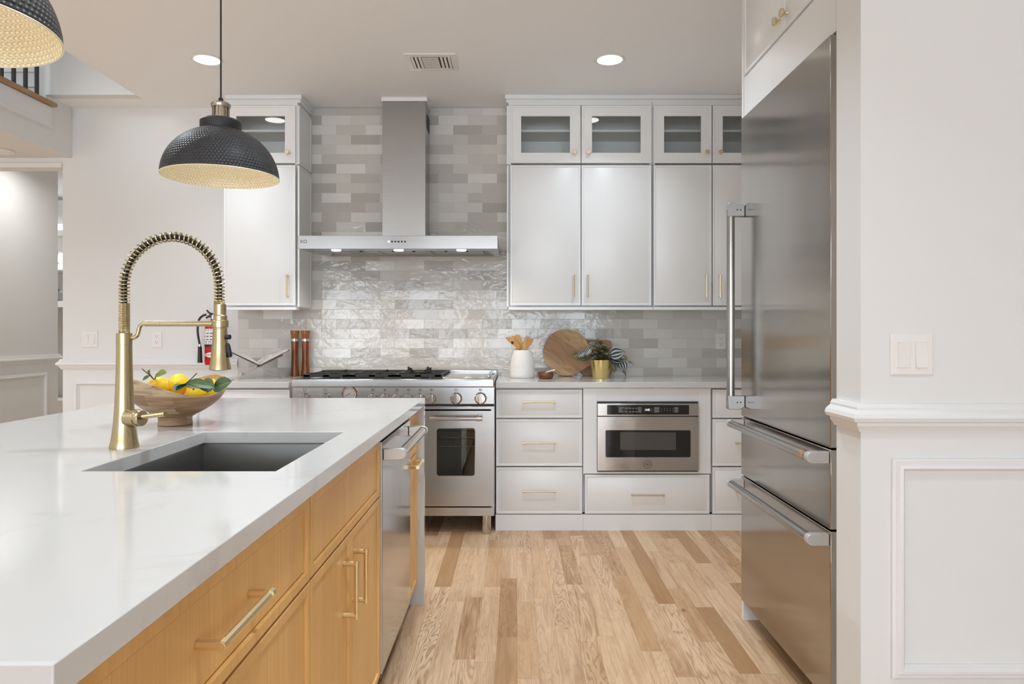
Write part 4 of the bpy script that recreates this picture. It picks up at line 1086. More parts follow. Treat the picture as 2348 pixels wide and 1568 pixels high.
while t_ < Ltot:
    p_, tg, nr = pth(t_)
    bi = tg.cross(nr)
    pts.append(p_ + nr*(cr*math.cos(ang)) + bi*(cr*math.sin(ang)))
    if t_ < tight1 or t_ > tight2: pitch = .0043
    else:
        u = (t_-tight1)/(tight2-tight1); pitch = 0.0075 + .0047*math.sin(math.pi*u)**0.8
    t_ += pitch/14; ang += 2*math.pi/14
MB().tube(pts, wr, 6).done('spring', M['brass'], fc)
MB().cyl((fx, fy, zc0), (fx, fy, zc0+tight1), .0100, n=24).done('spring_core', M['brass'], fc)
# spray head
MB().lathe([(0, ZF(849)), (.0200, ZF(849)), (.0268, ZF(847)), (.0264, ZF(842)), (.0226, ZF(824)), (.0205, ZF(800)), (.0182, ZF(772)), (.0172, ZF(754)), (.0178, ZF(753)), (.0172, ZF(724)), (.0150, ZF(722)), (.0150, ZF(698)), (0, ZF(698))], (xr_+.002, fy, 0), 40).done('spray_head', M['brass'], fc, smooth=25)
MB().cyl((xr_+.018, fy-.004, ZF(772.5)), (xr_+.030, fy-.006, ZF(772.5)), .0062, n=18).done('spray_button', M['black'], fc)
q = MB(); q.lathe([(0, -.0185), (.004, -.018), (.0058, -.012), (.006, 0), (.0058, .012), (.004, .018), (0, .0185)], (xr_+.026, fy-.004, ZF(803)), 16, Matrix.Rotation(R(-12), 3, 'Y')); q.done('spray_trigger', M['black'], fc)
# docking arm
a_ = [(XF(300), fy, ZF(774)), (XF(308), fy, ZF(774)), (XF(315), fy, ZF(768)), (XF(318), fy, ZF(758)), (XF(321), fy, ZF(748)), (XF(328), fy, ZF(742.5)), (XF(336), fy, ZF(742))]
sm = []
for i in range(len(a_)-1):
    p0 = Vector(a_[max(i-1, 0)]); p1 = Vector(a_[i]); p2 = Vector(a_[i+1]); p3 = Vector(a_[min(i+2, len(a_)-1)])
    for k in range(6):
        u = k/6; sm.append(.5*((2*p1)+(p2-p0)*u+(2*p0-5*p1+4*p2-p3)*u*u+(3*p1-p0-3*p2+p3)*u**3))
sm.append(Vector(a_[-1]))
q = MB().tube(sm, .0052, 12); q.cyl((XF(333), fy, ZF(742)), (XF(489), fy, ZF(742)), .0072, n=20); q.done('docking_arm', M['brass'], fc)
q = MB(); q.lathe([(.0188, ZF(751)), (.0205, ZF(750)), (.0205, ZF(735)), (.0188, ZF(734))], (xr_+.002, fy, 0), 32); q.done('docking_ring', M['brass'], fc)
# lever
q = MB(); lz = ZF(957)
Mx = Vector((1, -.25, 0)).to_track_quat('Z', 'Y').to_matrix()
q.lathe([(0, 0), (.0225, 0), (.0225, .030), (.0205, .032), (.0210, .040), (.0195, .044), (0, .044)], (fx+.013, fy-.006, lz), 32, Mx); q.done('valve', M['brass'], fc, smooth=25)
MB().cyl((fx+.050, fy-.022, lz+.003), (XF(401), fy-.05, ZF(944)), .0058, .0062, n=8).done('lever', M['brass'], fc)

# ================================================================== PENDANTS
PXc, PY1, PR, PZ = -1.04, 2.49, .196, 1.768
def pendant(x, y, label):
    r = empty('pendant_lamp', (x, y, PZ), label, 'pendant lamp', 'black hammered dome pendants over the island')
    H = 1.941-PZ; prof = []
    for i in range(31):
        a = i/30*R(90)
        rr = PR*math.cos(a)**.92 if i < 30 else 0
        prof.append((max(rr, .0), H*math.sin(a)**1.06))
    prof = [(q, z) for q, z in prof if q > .064] + [(.064, H-.004)]
    MB().lathe(prof, (x, y, PZ), 96, uv=True).done('shade', M['shade_out'], r, smooth=60, norm=False)
    MB().lathe([(q-.002, z-.0005) for q, z in prof][::-1] + [], (x, y, PZ), 96, uv=True).done('shade_lining', M['shade_in'], r, smooth=60, norm=False)['label'] = 'gold hammered inside of the shade'
    MB().tube([(x+PR*math.cos(R(k*4)), y+PR*math.sin(R(k*4)), PZ) for k in range(90)], .0016, 6, closed=True).done('rim', M['shade_in'], r)
    MB().lathe([(0, H-.010), (.066, H-.010), (.069, H), (.069, H+.020), (.062, H+.027), (0, H+.028)], (x, y, PZ), 48).done('cap', M['shade_cap'], r, smooth=30)
    z0 = PZ+H+.028
    s = MB().lathe([(0, 0), (.029, 0), (.030, .004), (.030, .010), (.024, .010), (.024, .044), (.031, .044), (.033, .050), (.033, .056), (.029, .060), (.006, .061), (0, .061)], (x, y, z0), 32)
    s = s.done('socket', M['bronze'], r, smooth=25)
    for k in range(12):
        a = R(30*k); MB().box(-.003, .003, .024, .029, .008, .046, Matrix.Translation((x, y, z0)) @ Matrix.Rotation(a, 4, 'Z')).done('rib', M['bronze'], s, smooth=0)
    MB().lathe([(0, .061), (.009, .061), (.008, .076), (.004, .080), (0, .080)], (x, y, z0), 16).done('strain_relief', M['black'], r)
    MB().cyl((x, y, z0+.078), (x, y, CEIL-.024), .0030, n=10).done('cord', M['black'], r)
    MB().lathe([(0, -.025), (.055, -.025), (.062, -.018), (.062, -.001), (0, -.001)], (x, y, CEIL), 36).done('ceiling_rose', M['shade_cap'], r)
    MB().lathe([(0, -.11), (.018, -.108), (.030, -.09), (.030, -.07), (.016, -.03), (.014, -.012), (0, -.012)], (x, y, PZ+H), 24).done('bulb', M['label'], r)
    return r
p1 = pendant(PXc, PY1, 'black hammered dome pendant lamp seen whole over the far half of the island')
for py_ in (PY1, 1.262):  # weak light added inside each shade to brighten its lining
    ld = bpy.data.lights.new('bulb_light', 'POINT'); ld.energy = 0.35; ld.color = (1.0, 0.93, 0.82); ld.shadow_soft_size = 0.03
    lo = bpy.data.objects.new('bulb_light', ld); COL.objects.link(lo); lo.location = (PXc, py_, PZ+.055)
p2 = copy_tree(p1); p2.location = (PXc, 1.262, PZ)
p2['label'] = 'black hammered dome pendant lamp cut off by the top left corner'

# ================================================================== SWITCHES AND OUTLETS
def plate(name, label, cat, mp, a, b, w_, h_, kind):
    o = empty(name, mp(a, b, 0), label, cat)
    mb = MB(); mb.ring(mp, a-w_/2, a+w_/2, b-h_/2, b+h_/2, [(0, 0.0003), (0, .003), (.004, .0065)], first=True, last=True); mb.done('cover_plate', M['plastic'], o, smooth=30)
    if kind == 'switch':
        for s_ in (-1, 1):
            cx = a+s_*.0230
            q = MB(); q.ring(mp, cx-.0175, cx+.0175, b-.0345, b+.0345, [(0, .0062), (.0008, .0072), (.0016, .0062)]); q.done('rocker_frame', M['plastic'], o, smooth=30)
            tilt = .0022*s_
            q = MB(); v0 = [mp(cx-.0155, b-.0325, .0105+tilt), mp(cx+.0155, b-.0325, .0105+tilt), mp(cx+.0155, b, .0085), mp(cx-.0155, b, .0085), mp(cx+.0155, b+.0325, .0105-tilt), mp(cx-.0155, b+.0325, .0105-tilt)]
            base_ = [mp(cx-.0155, b-.0325, .0062), mp(cx+.0155, b-.0325, .0062), mp(cx+.0155, b+.0325, .0062), mp(cx-.0155, b+.0325, .0062)]
            A = [q.bm.verts.new(p) for p in v0]; B = [q.bm.verts.new(p) for p in base_]
            q.bm.faces.new((A[0], A[1], A[2], A[3])); q.bm.faces.new((A[3], A[2], A[4], A[5])); q.bm.faces.new((A[0], A[1], B[1], B[0])); q.bm.faces.new((A[5], A[4], B[2], B[3]))
            q.bm.faces.new((A[1], A[2], A[4], B[2], B[1])); q.bm.faces.new((A[0], A[3], A[5], B[3], B[0]))
            q.done('rocker', M['plastic'], o, smooth=10)
    else:
        q = MB(); q.ring(mp, a-.0168, a+.0168, b-.034, b+.034, [(0, .0062), (.001, .0085)], last=True); q.done('receptacle', M['plastic'], o, smooth=30)
        for s_ in (-1, 1):
            zc = b+s_*.0195; q = MB()
            for dx, hh in ((-.0063, .0040), (.0063, .0032)):
                q.ring(mp, a+dx-.0011, a+dx+.0011, zc-hh+.004, zc+hh+.004, [(0, .0086), (0, .009)], last=True)
            q.ring(mp, a-.0022, a+.0022, zc-.0095, zc-.0052, [(0, .0086), (0, .009)], last=True)
            q.done('socket_slots', M['slot'], o, smooth=0)
    return o
plate('light_switch', 'white double rocker light switch on the wall left of the faucet', 'switch', front(WY), X(206, WY), Z(777.5, WY), .118, .118, 'switch')
plate('power_outlet', 'white power outlet on the painted wall above the fruit bowl', 'outlet', front(WY), X(360, WY), Z(778, WY), .074, .118, 'outlet')
plate('power_outlet', 'white power outlet on the tile backsplash beside the fridge', 'outlet', front(WY-.0105), X(1651.5, WY), Z(782.5, WY), .074, .114, 'outlet')
plate('light_switch', 'large white double rocker light switch on the wall right of the fridge', 'switch', front(SY), X(2089.5, SY), Z(813.5, SY), .112, .108, 'switch')

# ================================================================== FIRE EXTINGUISHER
ed = 4.925; es = F/ed
exx, ezb = (489-1183)/es, Z(836, ed)
fe = empty('fire_extinguisher', (exx, ed, ezb), 'red fire extinguisher with black hose on the wall behind the faucet spray head', 'fire extinguisher')
zt2 = Z(738, ed)
MB().lathe([(0, 0), (.052, 0), (.056, .006), (.056, zt2-ezb-.05), (.050, zt2-ezb-.02), (.03, zt2-ezb), (.018, zt2-ezb+.006), (.018, zt2-ezb+.02), (0, zt2-ezb+.02)], (exx, ed, ezb), 36).done('cylinder', M['red'], fe)
def band(name, z0, z1, m, a0=0, a1=360, r=.0567):
    q = MB(); n = 36
    A = [q.bm.verts.new((exx+r*math.cos(R(a0+(a1-a0)*i/n)), ed+r*math.sin(R(a0+(a1-a0)*i/n)), z0)) for i in range(n+1)]
    B = [q.bm.verts.new((v.co.x, v.co.y, z1)) for v in A]
    for i in range(n): q.bm.faces.new((A[i], A[i+1], B[i+1], B[i]))
    return q.done(name, m, fe, smooth=30)
band('paper_label', Z(789, ed), Z(754, ed), M['label'], 175, 365)
band('strap', Z(795, ed), Z(789.5, ed), M['black'], 0, 360, .0572)
# printing on the label: bars for the unreadable lines, two pictograms, a white diamond below
pr = MB(); cyl_ = lambda a, z, r: (exx+r*math.cos(a), ed+r*math.sin(a), z)
def patch(q, a0, a1, z0, z1, r):
    n = 4; A = [q.bm.verts.new(cyl_(R(a0+(a1-a0)*i/n), z0, r)) for i in range(n+1)]; B = [q.bm.verts.new(cyl_(R(a0+(a1-a0)*i/n), z1, r)) for i in range(n+1)]
    for i in range(n): q.bm.faces.new((A[i], A[i+1], B[i+1], B[i]))
patch(pr, 200, 280, Z(759, ed), Z(755.5, ed), .0570)
for py, a1 in ((763, 225), (770, 232), (777, 230)):
    patch(pr, 198, a1, Z(py+2, ed), Z(py, ed), .0570); patch(pr, 244, 262, Z(py+2, ed), Z(py, ed), .0570); patch(pr, 270, 300, Z(py+2, ed), Z(py, ed), .0570)
for a0 in (203, 232, 262):
    patch(pr, a0, a0+3, Z(788, ed), Z(782, ed), .0570); patch(pr, a0+13, a0+16, Z(788, ed), Z(782, ed), .0570); patch(pr, a0, a0+16, Z(783, ed), Z(782, ed), .0570)
pr.done('label_print', M['ink'], fe, smooth=0, norm=False)
q = MB(); zc_ = Z(813, ed); n = 8
top = [q.bm.verts.new(cyl_(R(205+130*i/16), zc_+.018*(1-abs(i-8)/8), .0569)) for i in range(17)]; bot = [q.bm.verts.new(cyl_(R(205+130*i/16), zc_-.018*(1-abs(i-8)/8), .0569)) for i in range(17)]
for i in range(16): q.bm.faces.new((top[i], top[i+1], bot[i+1], bot[i]))
q.done('diamond_mark', M['label'], fe, smooth=0)
q = MB()
for a0 in range(228, 310, 14): patch(q, a0, a0+9, zc_-.003, zc_+.003, .0573)
q.done('diamond_print', M['ink'], fe, smooth=0, norm=False)
zv = zt2+.02
MB().cyl((exx, ed, zv-.002), (exx, ed, zv+.03), .016, n=20).done('valve', M['chrome'], fe)
q = MB(); q.box(-.008, .008, -.012, .012, -.003, .003, Matrix.Translation((exx-.012, ed, zv+.036)) @ Matrix.Rotation(R(14), 4, 'Y'))
q.tube([(exx+.01, ed, zv+.028), (exx-.03, ed, zv+.044), (exx-.045, ed, zv+.062)], .006, 8); q.tube([(exx+.01, ed, zv+.016), (exx-.03, ed, zv+.018), (exx-.05, ed, zv+.008)], .006, 8); q.done('squeeze_handle', M['black'], fe)
XE = lambda p: (p-1183)/es; ZE = lambda p: Z(p, ed)
hp = [(exx, ed-.012, ZE(721)), (XE(478), ed-.02, ZE(721)), (XE(468), ed-.03, ZE(725)), (XE(461), ed-.035, ZE(735)), (XE(458.5), ed-.036, ZE(755)), (XE(460), ed-.036, ZE(772)), (XE(463), ed-.034, ZE(790))]
sm = []
for i in range(len(hp)-1):
    P0 = Vector(hp[max(i-1, 0)]); P1 = Vector(hp[i]); P2 = Vector(hp[i+1]); P3 = Vector(hp[min(i+2, len(hp)-1)])
    for k in range(6):
        u = k/6; sm.append(.5*((2*P1)+(P2-P0)*u+(2*P0-5*P1+4*P2-P3)*u*u+(3*P1-P0-3*P2+P3)*u**3))
sm.append(Vector(hp[-1])); MB().tube(sm, .0075, 12).done('hose', M['black'], fe)
MB().cyl((XE(476.5), ed-.02, ZE(721)), (XE(482.5), ed-.016, ZE(721)), .0088, n=16).done('hose_ferrule', M['chrome'], fe)
MB().cyl((XE(463), ed-.034, ZE(789)), (XE(463.5), ed-.034, ZE(795)), .0090, n=16).done('hose_ferrule', M['chrome'], fe)
MB().cyl((XE(463.3), ed-.034, ZE(794)), (XE(463.6), ed-.034, ZE(831)), .0125, .0165, n=20).done('nozzle', M['black'], fe)
MB().box(exx-.03, exx+.03, ed+.058, WY-.001, zt2-.05, zt2+.01).done('wall_bracket', M['black'], fe, smooth=0)

# ================================================================== THINGS ON THE COUNTERS
ZC = CT+.0004
def mill(px, label):
    yy = 4.93; xx = X(px, yy)
    r = empty('pepper_mill', (xx, yy, ZC), label, 'mill', 'acacia mills left of the range')
    hT = .318
    MB().lathe([(0, 0), (.030, 0), (.0305, .004), (.0265, .06), (.0225, .125), (.0235, .19), (.0255, .243), (0, .243)], (xx, yy, ZC), 32).done('body', M['mill'], r)
    MB().lathe([(0, .2435), (.0245, .2435), (.0245, .2595), (0, .2595)], (xx, yy, ZC), 32).done('metal_collar', M['chrome'], r)
    MB().lathe([(0, .260), (.0245, .260), (.0275, .290), (.0315, .314), (.0305, hT), (0, hT)], (xx, yy, ZC), 32).done('head', M['mill_top'], r)
mill(676, 'brown acacia pepper mill standing nearer the open book')
mill(700.5, 'brown acacia pepper mill standing nearer the range')

# acrylic stand and open book
sx, sy0, sy1 = X(593, 4.72), 4.60, 4.80
stn = empty('book_stand', (sx, 4.70, ZC), 'clear acrylic cookbook stand on the counter left of the range', 'book stand')
zx = ZC+.063
for s_ in (-1, 1):
    q = MB(); e = .004
    # each plate runs from a foot on one side to a raised edge on the other; the two are notched past one another
    ya, yb = (sy0, (sy0+sy1)/2-.001) if s_ < 0 else ((sy0+sy1)/2+.001, sy1)
    q.prism([(s_*.165, e), (s_*.155, 0), (-s_*.150, .150), (-s_*.146, .157)], lambda u, v, h: (sx+u*1.0, h, ZC+v), ya, yb)
    q.done('acrylic_plate', M['acrylic'], stn, smooth=0)
bk = empty('cookbook', (sx, 4.70, ZC+.08), 'open hardback cookbook lying on the clear acrylic stand', 'book')
bz = ZC+.0905; by0, by1 = 4.59, 4.83
for s_ in (-1, 1):
    tl = R(27.5); c_, n_ = math.cos(tl), math.sin(tl)
    mpk = lambda u, v, h, s_=s_: (sx + s_*(u*c_ - v*n_), h, bz + u*n_ + v*c_)
    MB().prism([(.0, -.003), (.212, -.003), (.212, .0), (.0, .0)], mpk, by0, by1).done('cover', M['cover'], bk, smooth=0)
    top_ = [(.204, .006)] + [(.204-.2*i/8, .006 + .012*math.sin(math.pi*min(1, (i/8)**1.5))) for i in range(1, 8)] + [(.004, .006)]
    MB().prism([(.004, .0004), (.204, .0004)] + top_, mpk, by0+.006, by1-.006).done('pages', M['page'], bk, smooth=20)
    pg_ = bk.children[-1]; pg_.data.materials.append(M['page_edge'])
    for f_ in pg_.data.polygons:
        if abs(f_.normal.y) > .7 or abs(f_.normal.x) > .75: f_.material_index = 1

stn.rotation_euler.z = R(27); bk.rotation_euler.z = R(27)      # turned towards the middle of the room
# utensil crock with three wooden utensils
cx, cy = X(1198, 4.76), 4.76
q = MB(); prof = [(0, 0), (.080, 0), (.0835, .004), (.084, .02), (.0835, .06), (.080, .10), (.073, .14), (.063, .172), (.058, .184), (.053, .186), (.050, .184), (.056, .165), (.070, .12), (.076, .06), (.076, .012), (0, .010)]
q.lathe(prof, (cx, cy, ZC), 384, fr=lambda t_, i: 1+(.006*math.cos(64*t_) if 2 < i < 7 else 0))
o = q.done('utensil_crock', M['ceramic'], smooth=50); tag(o, 'white ribbed ceramic utensil crock on the right counter beside the range', 'crock')
def utensil(name, label, head, foot, topc, ang, tilt_y=0, hole=False, spoon=False):
    # head outline in a plane; foot and topc are the lower end and the head's centre
    f_, t_ = Vector(foot), Vector(topc); ax = (t_-f_).normalized(); sd = Vector((math.cos(ang), math.sin(ang), 0)); sd = (sd-ax*sd.dot(ax)).normalized(); nm = ax.cross(sd)
    r = empty(name, foot, label, 'utensil', 'wooden utensils in the crock')
    mp = lambda u, v, h: tuple(t_ + sd*u + ax*v + nm*h)
    q = MB(); q.prism(head, mp, -.003, .003); q.done('head', M['bamboo'], r, smooth=30, bevel=.001)
    MB().cyl(f_, t_+ax*head[0][1]*.9, .0055, .007, n=12).done('shaft', M['bamboo'], r)
    if hole: MB().prism([(hole[0]+.009*math.cos(R(20*i)), hole[1]+.010*math.sin(R(20*i))) for i in range(18)], mp, -.0036, .0036).done('hole', M['hole'], r, smooth=0)
ZT = lambda p: Z(p, 4.76); XT = lambda p: X(p, 4.76)
ar = lambda pts, c: [((p-c[0])/F*4.76, (c[1]-q_)/F*4.76) for p, q_ in pts]
zi = ZC+.016
utensil('wooden_spatula', 'wooden spatula with a round hole leaning left in the crock', ar([(1184, 801), (1175, 790), (1167, 778), (1163, 768), (1166, 768), (1170, 771), (1175, 771), (1180, 769), (1182, 769), (1186, 780), (1188, 790), (1190, 801)], (1180, 786)), (cx+.012, cy-.01, zi), (XT(1180), cy-.012, ZT(786)), .15, hole=((1175-1180)/F*4.76, (786-784)/F*4.76))
utensil('wooden_spoon', 'wooden spoon with rounded bowl in the middle of the crock', ar([(1188, 802), (1184, 788), (1180, 775), (1182, 768), (1187, 766.5), (1193, 769), (1197, 777), (1197.5, 787), (1195, 802)], (1190, 786)), (cx-.006, cy+.012, zi), (XT(1190), cy+.010, ZT(786)), -.1)
utensil('wooden_turner', 'wooden slanted turner leaning right in the crock', ar([(1199, 802), (1198, 793), (1205, 773), (1222, 774), (1218, 789), (1211, 801)], (1208, 788)), (cx-.018, cy-.004, zi), (XT(1208), cy-.002, ZT(788)), .1)

# salt bowl with spoon
bx_, by_ = X(1251, 4.67), 4.67
o = MB().lathe([(0, 0), (.040, 0), (.047, .004), (.053, .018), (.0535, .036), (.052, .042), (.047, .042), (.044, .020), (.036, .010), (0, .009)], (bx_, by_, ZC), 36).done('salt_bowl', M['salt']); tag(o, 'small round walnut salt bowl between the crock and the round board', 'bowl')
q = MB().tube([(bx_-.020, by_, ZC+.018), (bx_+.005, by_, ZC+.040), (bx_+.040, by_-.004, ZC+.052), (bx_+.062, by_-.006, ZC+.056)], [.004, .0045, .0055, .006], 10)
q.lathe([(0, -.006), (.008, -.004), (.011, 0), (.008, .004), (0, .006)], (bx_-.024, by_, ZC+.016), 14)
o = q.done('salt_spoon', M['marble']); tag(o, 'small white marble spoon resting in the walnut salt bowl', 'spoon')

# boards leaning on the tiles
def leaning(x0, yb, poly, tz, m, name, tilt, th):
    # poly in (u right, v up) metres from the foot line; leans back on the wall
    c_, s_ = math.cos(tilt), math.sin(tilt)
    q = MB(); q.prism(poly, lambda u, v, h: (x0+u, yb+v*s_-h*c_, ZC+v*c_+h*s_ + (s_*0.0)), 0, th)
    return q
sb = 328.0
U = lambda p: (p-1299)/sb; Vv = lambda p: (864.5-p)/sb
pts = []
rad_ = 53.5
# large disc with a handle running to the right
for i in range(0, 61):
    a = R(-50 + (-280)*i/60)       # from lower right, clockwise round the disc back to upper right
    pts.append((U(1299+rad_*math.cos(a)), Vv(810.5-rad_*math.sin(a))))
hand = [(1352, 797), (1366, 800), (1385, 804), (1410, 808), (1428, 813), (1436, 819), (1437, 826), (1431, 831), (1420, 831), (1400, 830), (1380, 836), (1364, 842), (1355, 840), (1347, 843), (1340, 848)]
pts = [p for p in pts]
poly = pts + [(U(a), Vv(b)) for a, b in hand]
o = leaning(X(1299, 4.93), 4.900, poly, 0, M['board'], 'cutting_board', R(8.5), .016)
ob = o.done('round_cutting_board', M['board'], bevel=.002); tag(ob, 'large round acacia cutting board with handle leaning on the backsplash', 'cutting board')
q = MB(); stx = X(1430, 4.93)
yst = 4.900 + (864.5-824)/sb*math.sin(R(8.5)) - .024
q.tube([(stx-.006, yst, ZC+.122), (stx-.012, yst-.005, ZC+.09), (stx-.014, yst-.006, ZC+.055), (stx-.006, yst-.006, ZC+.036), (stx+.004, yst-.008, ZC+.024), (stx+.006, yst-.01, ZC+.006)], .0042, 8)
q.lathe([(0, -.010), (.009, -.006), (.010, 0), (.009, .006), (0, .010)], (stx-.004, yst-.007, ZC+.034), 12)
so = q.done('strap', M['strap'], ob)
pl = rrect(X(1331, 4.97)-X(1366, 4.97), X(1402, 4.97)-X(1366, 4.97), 0.0, (864.5-782)/326, .034, 6)
q = MB(); q.prism(pl, lambda u, v, h: (X(1366, 4.97)+u, 4.948+v*.06-h, ZC+v), 0, .014)
o = q.done('square_cutting_board', M['board2'], bevel=.002); tag(o, 'smaller rounded rectangular wooden board behind the potted plant', 'cutting board')

# potted plant
ppx, ppy = X(1377, 4.71), 4.71
pp = empty('potted_plant', (ppx, ppy, ZC), 'striped leafy houseplant in a shiny gold pot on the right counter', 'plant')
MB().lathe([(0, 0), (.053, 0), (.0545, .002), (.069, .118), (.0695, .122), (.067, .122), (.063, .104), (0, .104)], (ppx, ppy, ZC), 48).done('pot', M['brass_pot'], pp, smooth=25)
MB().lathe([(0, .105), (.0625, .1045), (.0625, .100)], (ppx, ppy, ZC), 24).done('soil', M['slot'], pp)
rnd_ = random.Random(11)
XP = lambda p: (p-1183)/F*4.68; ZP = lambda p: Z(p, 4.68)
leafs = [  # px, py of base, px,py of tip, depth offset, width ratio, striped?
    (1399, 815, 1428, 806, -.05, .95, 1), (1402, 822, 1432, 824, -.03, .8, 1), (1425, 826, 1432, 848, -.05, .85, 1), (1437, 831, 1450, 834, -.03, .75, 1), (1404, 826, 1418, 838, -.02, .6, 1), (1412, 814, 1427, 818, -.06, .7, 1),
    (1399, 834, 1410, 852, -.02, .5, 0), (1403, 832, 1414, 849, .0, .45, 0), (1400, 820, 1412, 830, .03, .7, 1),
    (1340, 805, 1326, 816, -.05, .7, 1), (1352, 798, 1341, 811, -.06, .7, 1), (1347, 818, 1324, 824, -.04, .65, 0), (1326, 811, 1314, 816, -.02, .7, 0), (1358, 790, 1349, 791, -.03, .9, 1), (1366, 787, 1352, 786, -.02, .7, 1), (1350, 822, 1334, 826, -.03, .5, 0)]
red = MB(); gr = MB()
for (bx0, bz0, tx0, tz0, dy, wr_, st) in leafs:
    b_ = Vector((XP(bx0), ppy+dy*.6, ZP(bz0))); t__ = Vector((XP(tx0), ppy+dy-.01, ZP(tz0))); d_ = t__-b_
    L_ = d_.length*1.08
    (red if st else gr).leaf(b_, d_, (rnd_.uniform(-.2, .2), -1, rnd_.uniform(.2, .6)), L_, max(.03, L_*wr_), .12, .2, 11, 9, .75)
for k in range(120):
    a = rnd_.uniform(0, 2*math.pi); rr = rnd_.uniform(.0, .062); el = rnd_.uniform(.15, 1.25)
    b_ = Vector((ppx+rr*math.cos(a), ppy+rr*math.sin(a)*.8, ZC+.115+rnd_.uniform(0, .115)*(1-rr/.085)))
    d_ = Vector((math.cos(a)*math.cos(el), math.sin(a)*math.cos(el), math.sin(el)*.55))
    (gr if rnd_.random() < .72 else red).leaf(b_, d_, (0, -.6, 1), rnd_.uniform(.030, .050), rnd_.uniform(.022, .034), rnd_.uniform(.2, .6), .25, 9, 7, .75)
red.done('striped_leaves', M['peperomia'], pp, smooth=60, norm=False)['label'] = 'dark leaves with silver stripes'
gr.done('green_leaves', M['peperomia_green'], pp, smooth=60, norm=False)
q = MB()
for (bx0, bz0, tx0, tz0, dy, wr_, st) in leafs:
    q.tube([(ppx+rnd_.uniform(-.03, .03), ppy, ZC+.11), ((ppx+XP(bx0))/2, ppy+dy*.4, max(ZP(bz0), ZC+.11)+.035), (XP(bx0), ppy+dy*.6, ZP(bz0))], .0016, 6)
q.done('stems', M['stem'], pp)

# ================================================================== FRUIT BOWL ON THE ISLAND
fbx, fby = X(402, 2.27), 2.27
q = MB(); n = 72
def rimz(t_): return .126 + .028*math.cos(2*(t_-R(55)))
def bowlring(f, r, zf):
    return [q.bm.verts.new((fbx+r*math.cos(2*math.pi*k/n)*1.03, fby+r*math.sin(2*math.pi*k/n)*.97, IT+.0004+zf(2*math.pi*k/n))) for k in range(n)]
outp = [(.048, 0.0), (.051, .002), (.049, .015), (.050, .026), (.062, .034)]
rings = [bowlring(0, r, lambda t_, z=z: z) for r, z in outp]
NP = 12
def shape(f): return .062 + (.152-.062)*math.sin(f*math.pi/2)**1.0 if f < 1 else .152
for i in range(1, NP+1):
    f_ = i/NP
    rings.append(bowlring(0, shape(f_), lambda t_, f_=f_: .034 + (rimz(t_)-.034)*f_**1.12))
no = len(rings)
for i in range(NP, 0, -1):
    f_ = i/NP
    rings.append(bowlring(0, shape(f_)-.011, lambda t_, f_=f_, i=i: (.034 + (rimz(t_)-.034)*f_**1.12) + (.0 if i == NP else .006)))
rings.append(bowlring(0, .03, lambda t_: .040))
for i in range(len(rings)-1):
    for k in range(n): q.bm.faces.new((rings[i][k], rings[i][(k+1) % n], rings[i+1][(k+1) % n], rings[i+1][k]))
q.bm.faces.new(rings[0]); q.bm.faces.new(rings[-1])
ob = q.done('fruit_bowl', M['bowl'], loc=(fbx, fby, IT), smooth=40); tag(ob, 'footed wavy-rimmed wooden fruit bowl full of lemons on the island', 'bowl')
ob.data.materials.append(M['bowl_in'])
nf = n
for p in ob.data.polygons:
    if p.index >= (no)*n: p.material_index = 1
# lemons
lp = [(0, -.043), (.004, -.0425), (.0065, -.039), (.012, -.034), (.020, -.026), (.0275, -.014), (.030, 0), (.0280, .014), (.0210, .026), (.013, .034), (.0075, .0385), (.005, .042), (0, .0428)]
def lemon_at(loc, axis, label, first=None):
    if first is None:
        o = MB().lathe(lp, (0, 0, 0), 28).done('lemon', M['lemon'], loc=(0, 0, 0))
    else: o = first.copy(); COL.objects.link(o)
    o.location = loc; o.rotation_euler = Vector(axis).to_track_quat('Z', 'Y').to_euler()
    return tag(o, label, 'lemon', 'lemons in the wooden bowl')
ls = F/2.25
LX = lambda p, y: X(p, y); LZ = lambda p, y: Z(p, y)
def LP(px, py, y): return (X(px, y), y, Z(py, y))
lem0 = lemon_at(LP(366, 885, 2.275), (1, .1, -.14), 'yellow lemon at the left of the bowl with an upright leafy stem')
lem1 = lemon_at(LP(410, 878, 2.228), (.2, -1, .1), 'topmost round lemon in the middle of the wooden bowl', lem0)
lem2 = lemon_at(LP(451, 896, 2.215), (.2, -.3, 1), 'lemon at the front of the bowl showing a dark stalk end', lem0)
lem3 = lemon_at(LP(476, 896, 2.287), (.5, .3, 1), 'lemon at the right of the bowl under the large green leaf', lem0)
lem4 = lemon_at(LP(402, 892, 2.335), (.2, 1, 0), 'lemon lying behind the middle lemons in the bowl', lem0)
lem5 = lemon_at(LP(458, 888, 2.345), (1, -.2, 0), 'lemon at the back of the bowl beneath the dark leaves', lem0)
dv = lem2.rotation_euler.to_matrix().inverted() @ Vector((.12, -1, .25)).normalized()
q = MB().cyl(dv*.0285, dv*.0312, .0042, .0030, 12); sk_ = q.done('stalk_end', M['stem'], loc=(0, 0, 0)); sk_.parent = lem2; sk_['label'] = 'dark stalk end'
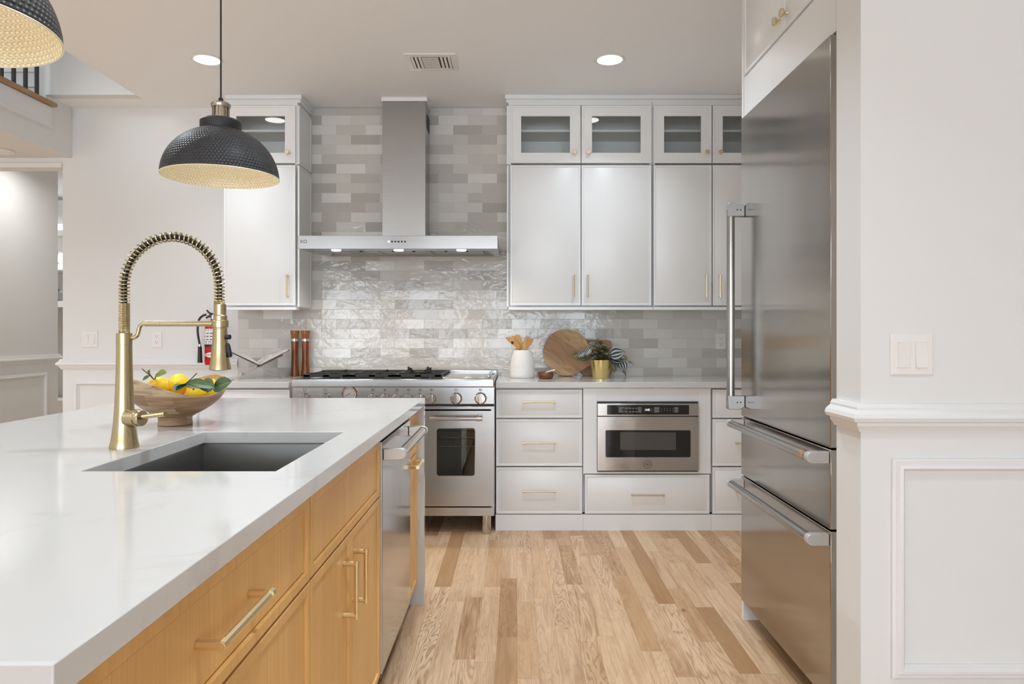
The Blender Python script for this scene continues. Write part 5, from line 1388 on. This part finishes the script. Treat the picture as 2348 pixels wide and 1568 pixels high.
# leafy sprigs stuck into lemons
def sprig(name, label, stems, leaves, org):
    r = empty(name, org, label, 'leaf sprig')
    q = MB()
    for s_ in stems: q.tube([LP(*p) for p in s_], .0017, 8)
    q.done('stem', M['stem'], r)
    for (b_, t__, nrm, w_, m, bend) in leaves:
        b_ = Vector(LP(*b_)); t__ = Vector(LP(*t__)); d_ = t__-b_
        MB().leaf(b_, d_, nrm, d_.length, w_, bend, .25, 9, 9, .85).done('leaf', m, r, smooth=60, norm=False)
    return r
sprig('leaf_sprig', 'upright brown stem with small green leaves on the left lemon', [[(353, 870, 2.25), (343, 860, 2.25), (326, 846, 2.25)], [(353, 870, 2.25), (345, 860, 2.24), (338, 850, 2.24)], [(355, 870, 2.25), (357, 863, 2.25), (359, 857, 2.25)]],
      [((343, 861, 2.25), (327, 872, 2.24), (-.5, -.8, .3), .018, M['leaf'], .0), ((343, 860, 2.25), (342.5, 846, 2.25), (-.6, -.8, 0), .014, M['leaf'], .05), ((358, 859, 2.25), (381, 854, 2.23), (.1, -.75, .6), .030, M['leaf_bright'], .05)], LP(353, 870, 2.25))
sprig('leaf_sprig', 'dark leafy sprig with a pointing stem across the front lemons', [[(424, 881, 2.15), (437, 870, 2.14), (451, 856, 2.13)]],
      [((424, 881, 2.14), (402, 896, 2.10), (-.2, -.8, .6), .042, M['leaf'], .05), ((424, 881, 2.14), (402, 884, 2.10), (-.2, -.6, .8), .034, M['leaf'], .05), ((426, 880, 2.15), (478, 880, 2.11), (0, -.75, .65), .040, M['leaf'], .12), ((462, 874, 2.15), (488, 886, 2.10), (.1, -.85, .5), .038, M['leaf'], .1)], LP(424, 881, 2.15))
sprig('leaf_sprig', 'single large green leaf overhanging the right rim of the bowl', [[(476, 899, 2.16), (483, 893, 2.15), (489, 888, 2.14)]],
      [((488, 890, 2.14), (534, 875, 2.12), (0, -.85, .5), .050, M['leaf'], -.05), ((488, 890, 2.15), (455, 886, 2.12), (0, -.8, .5), .036, M['leaf'], .1)], LP(482, 893, 2.15))
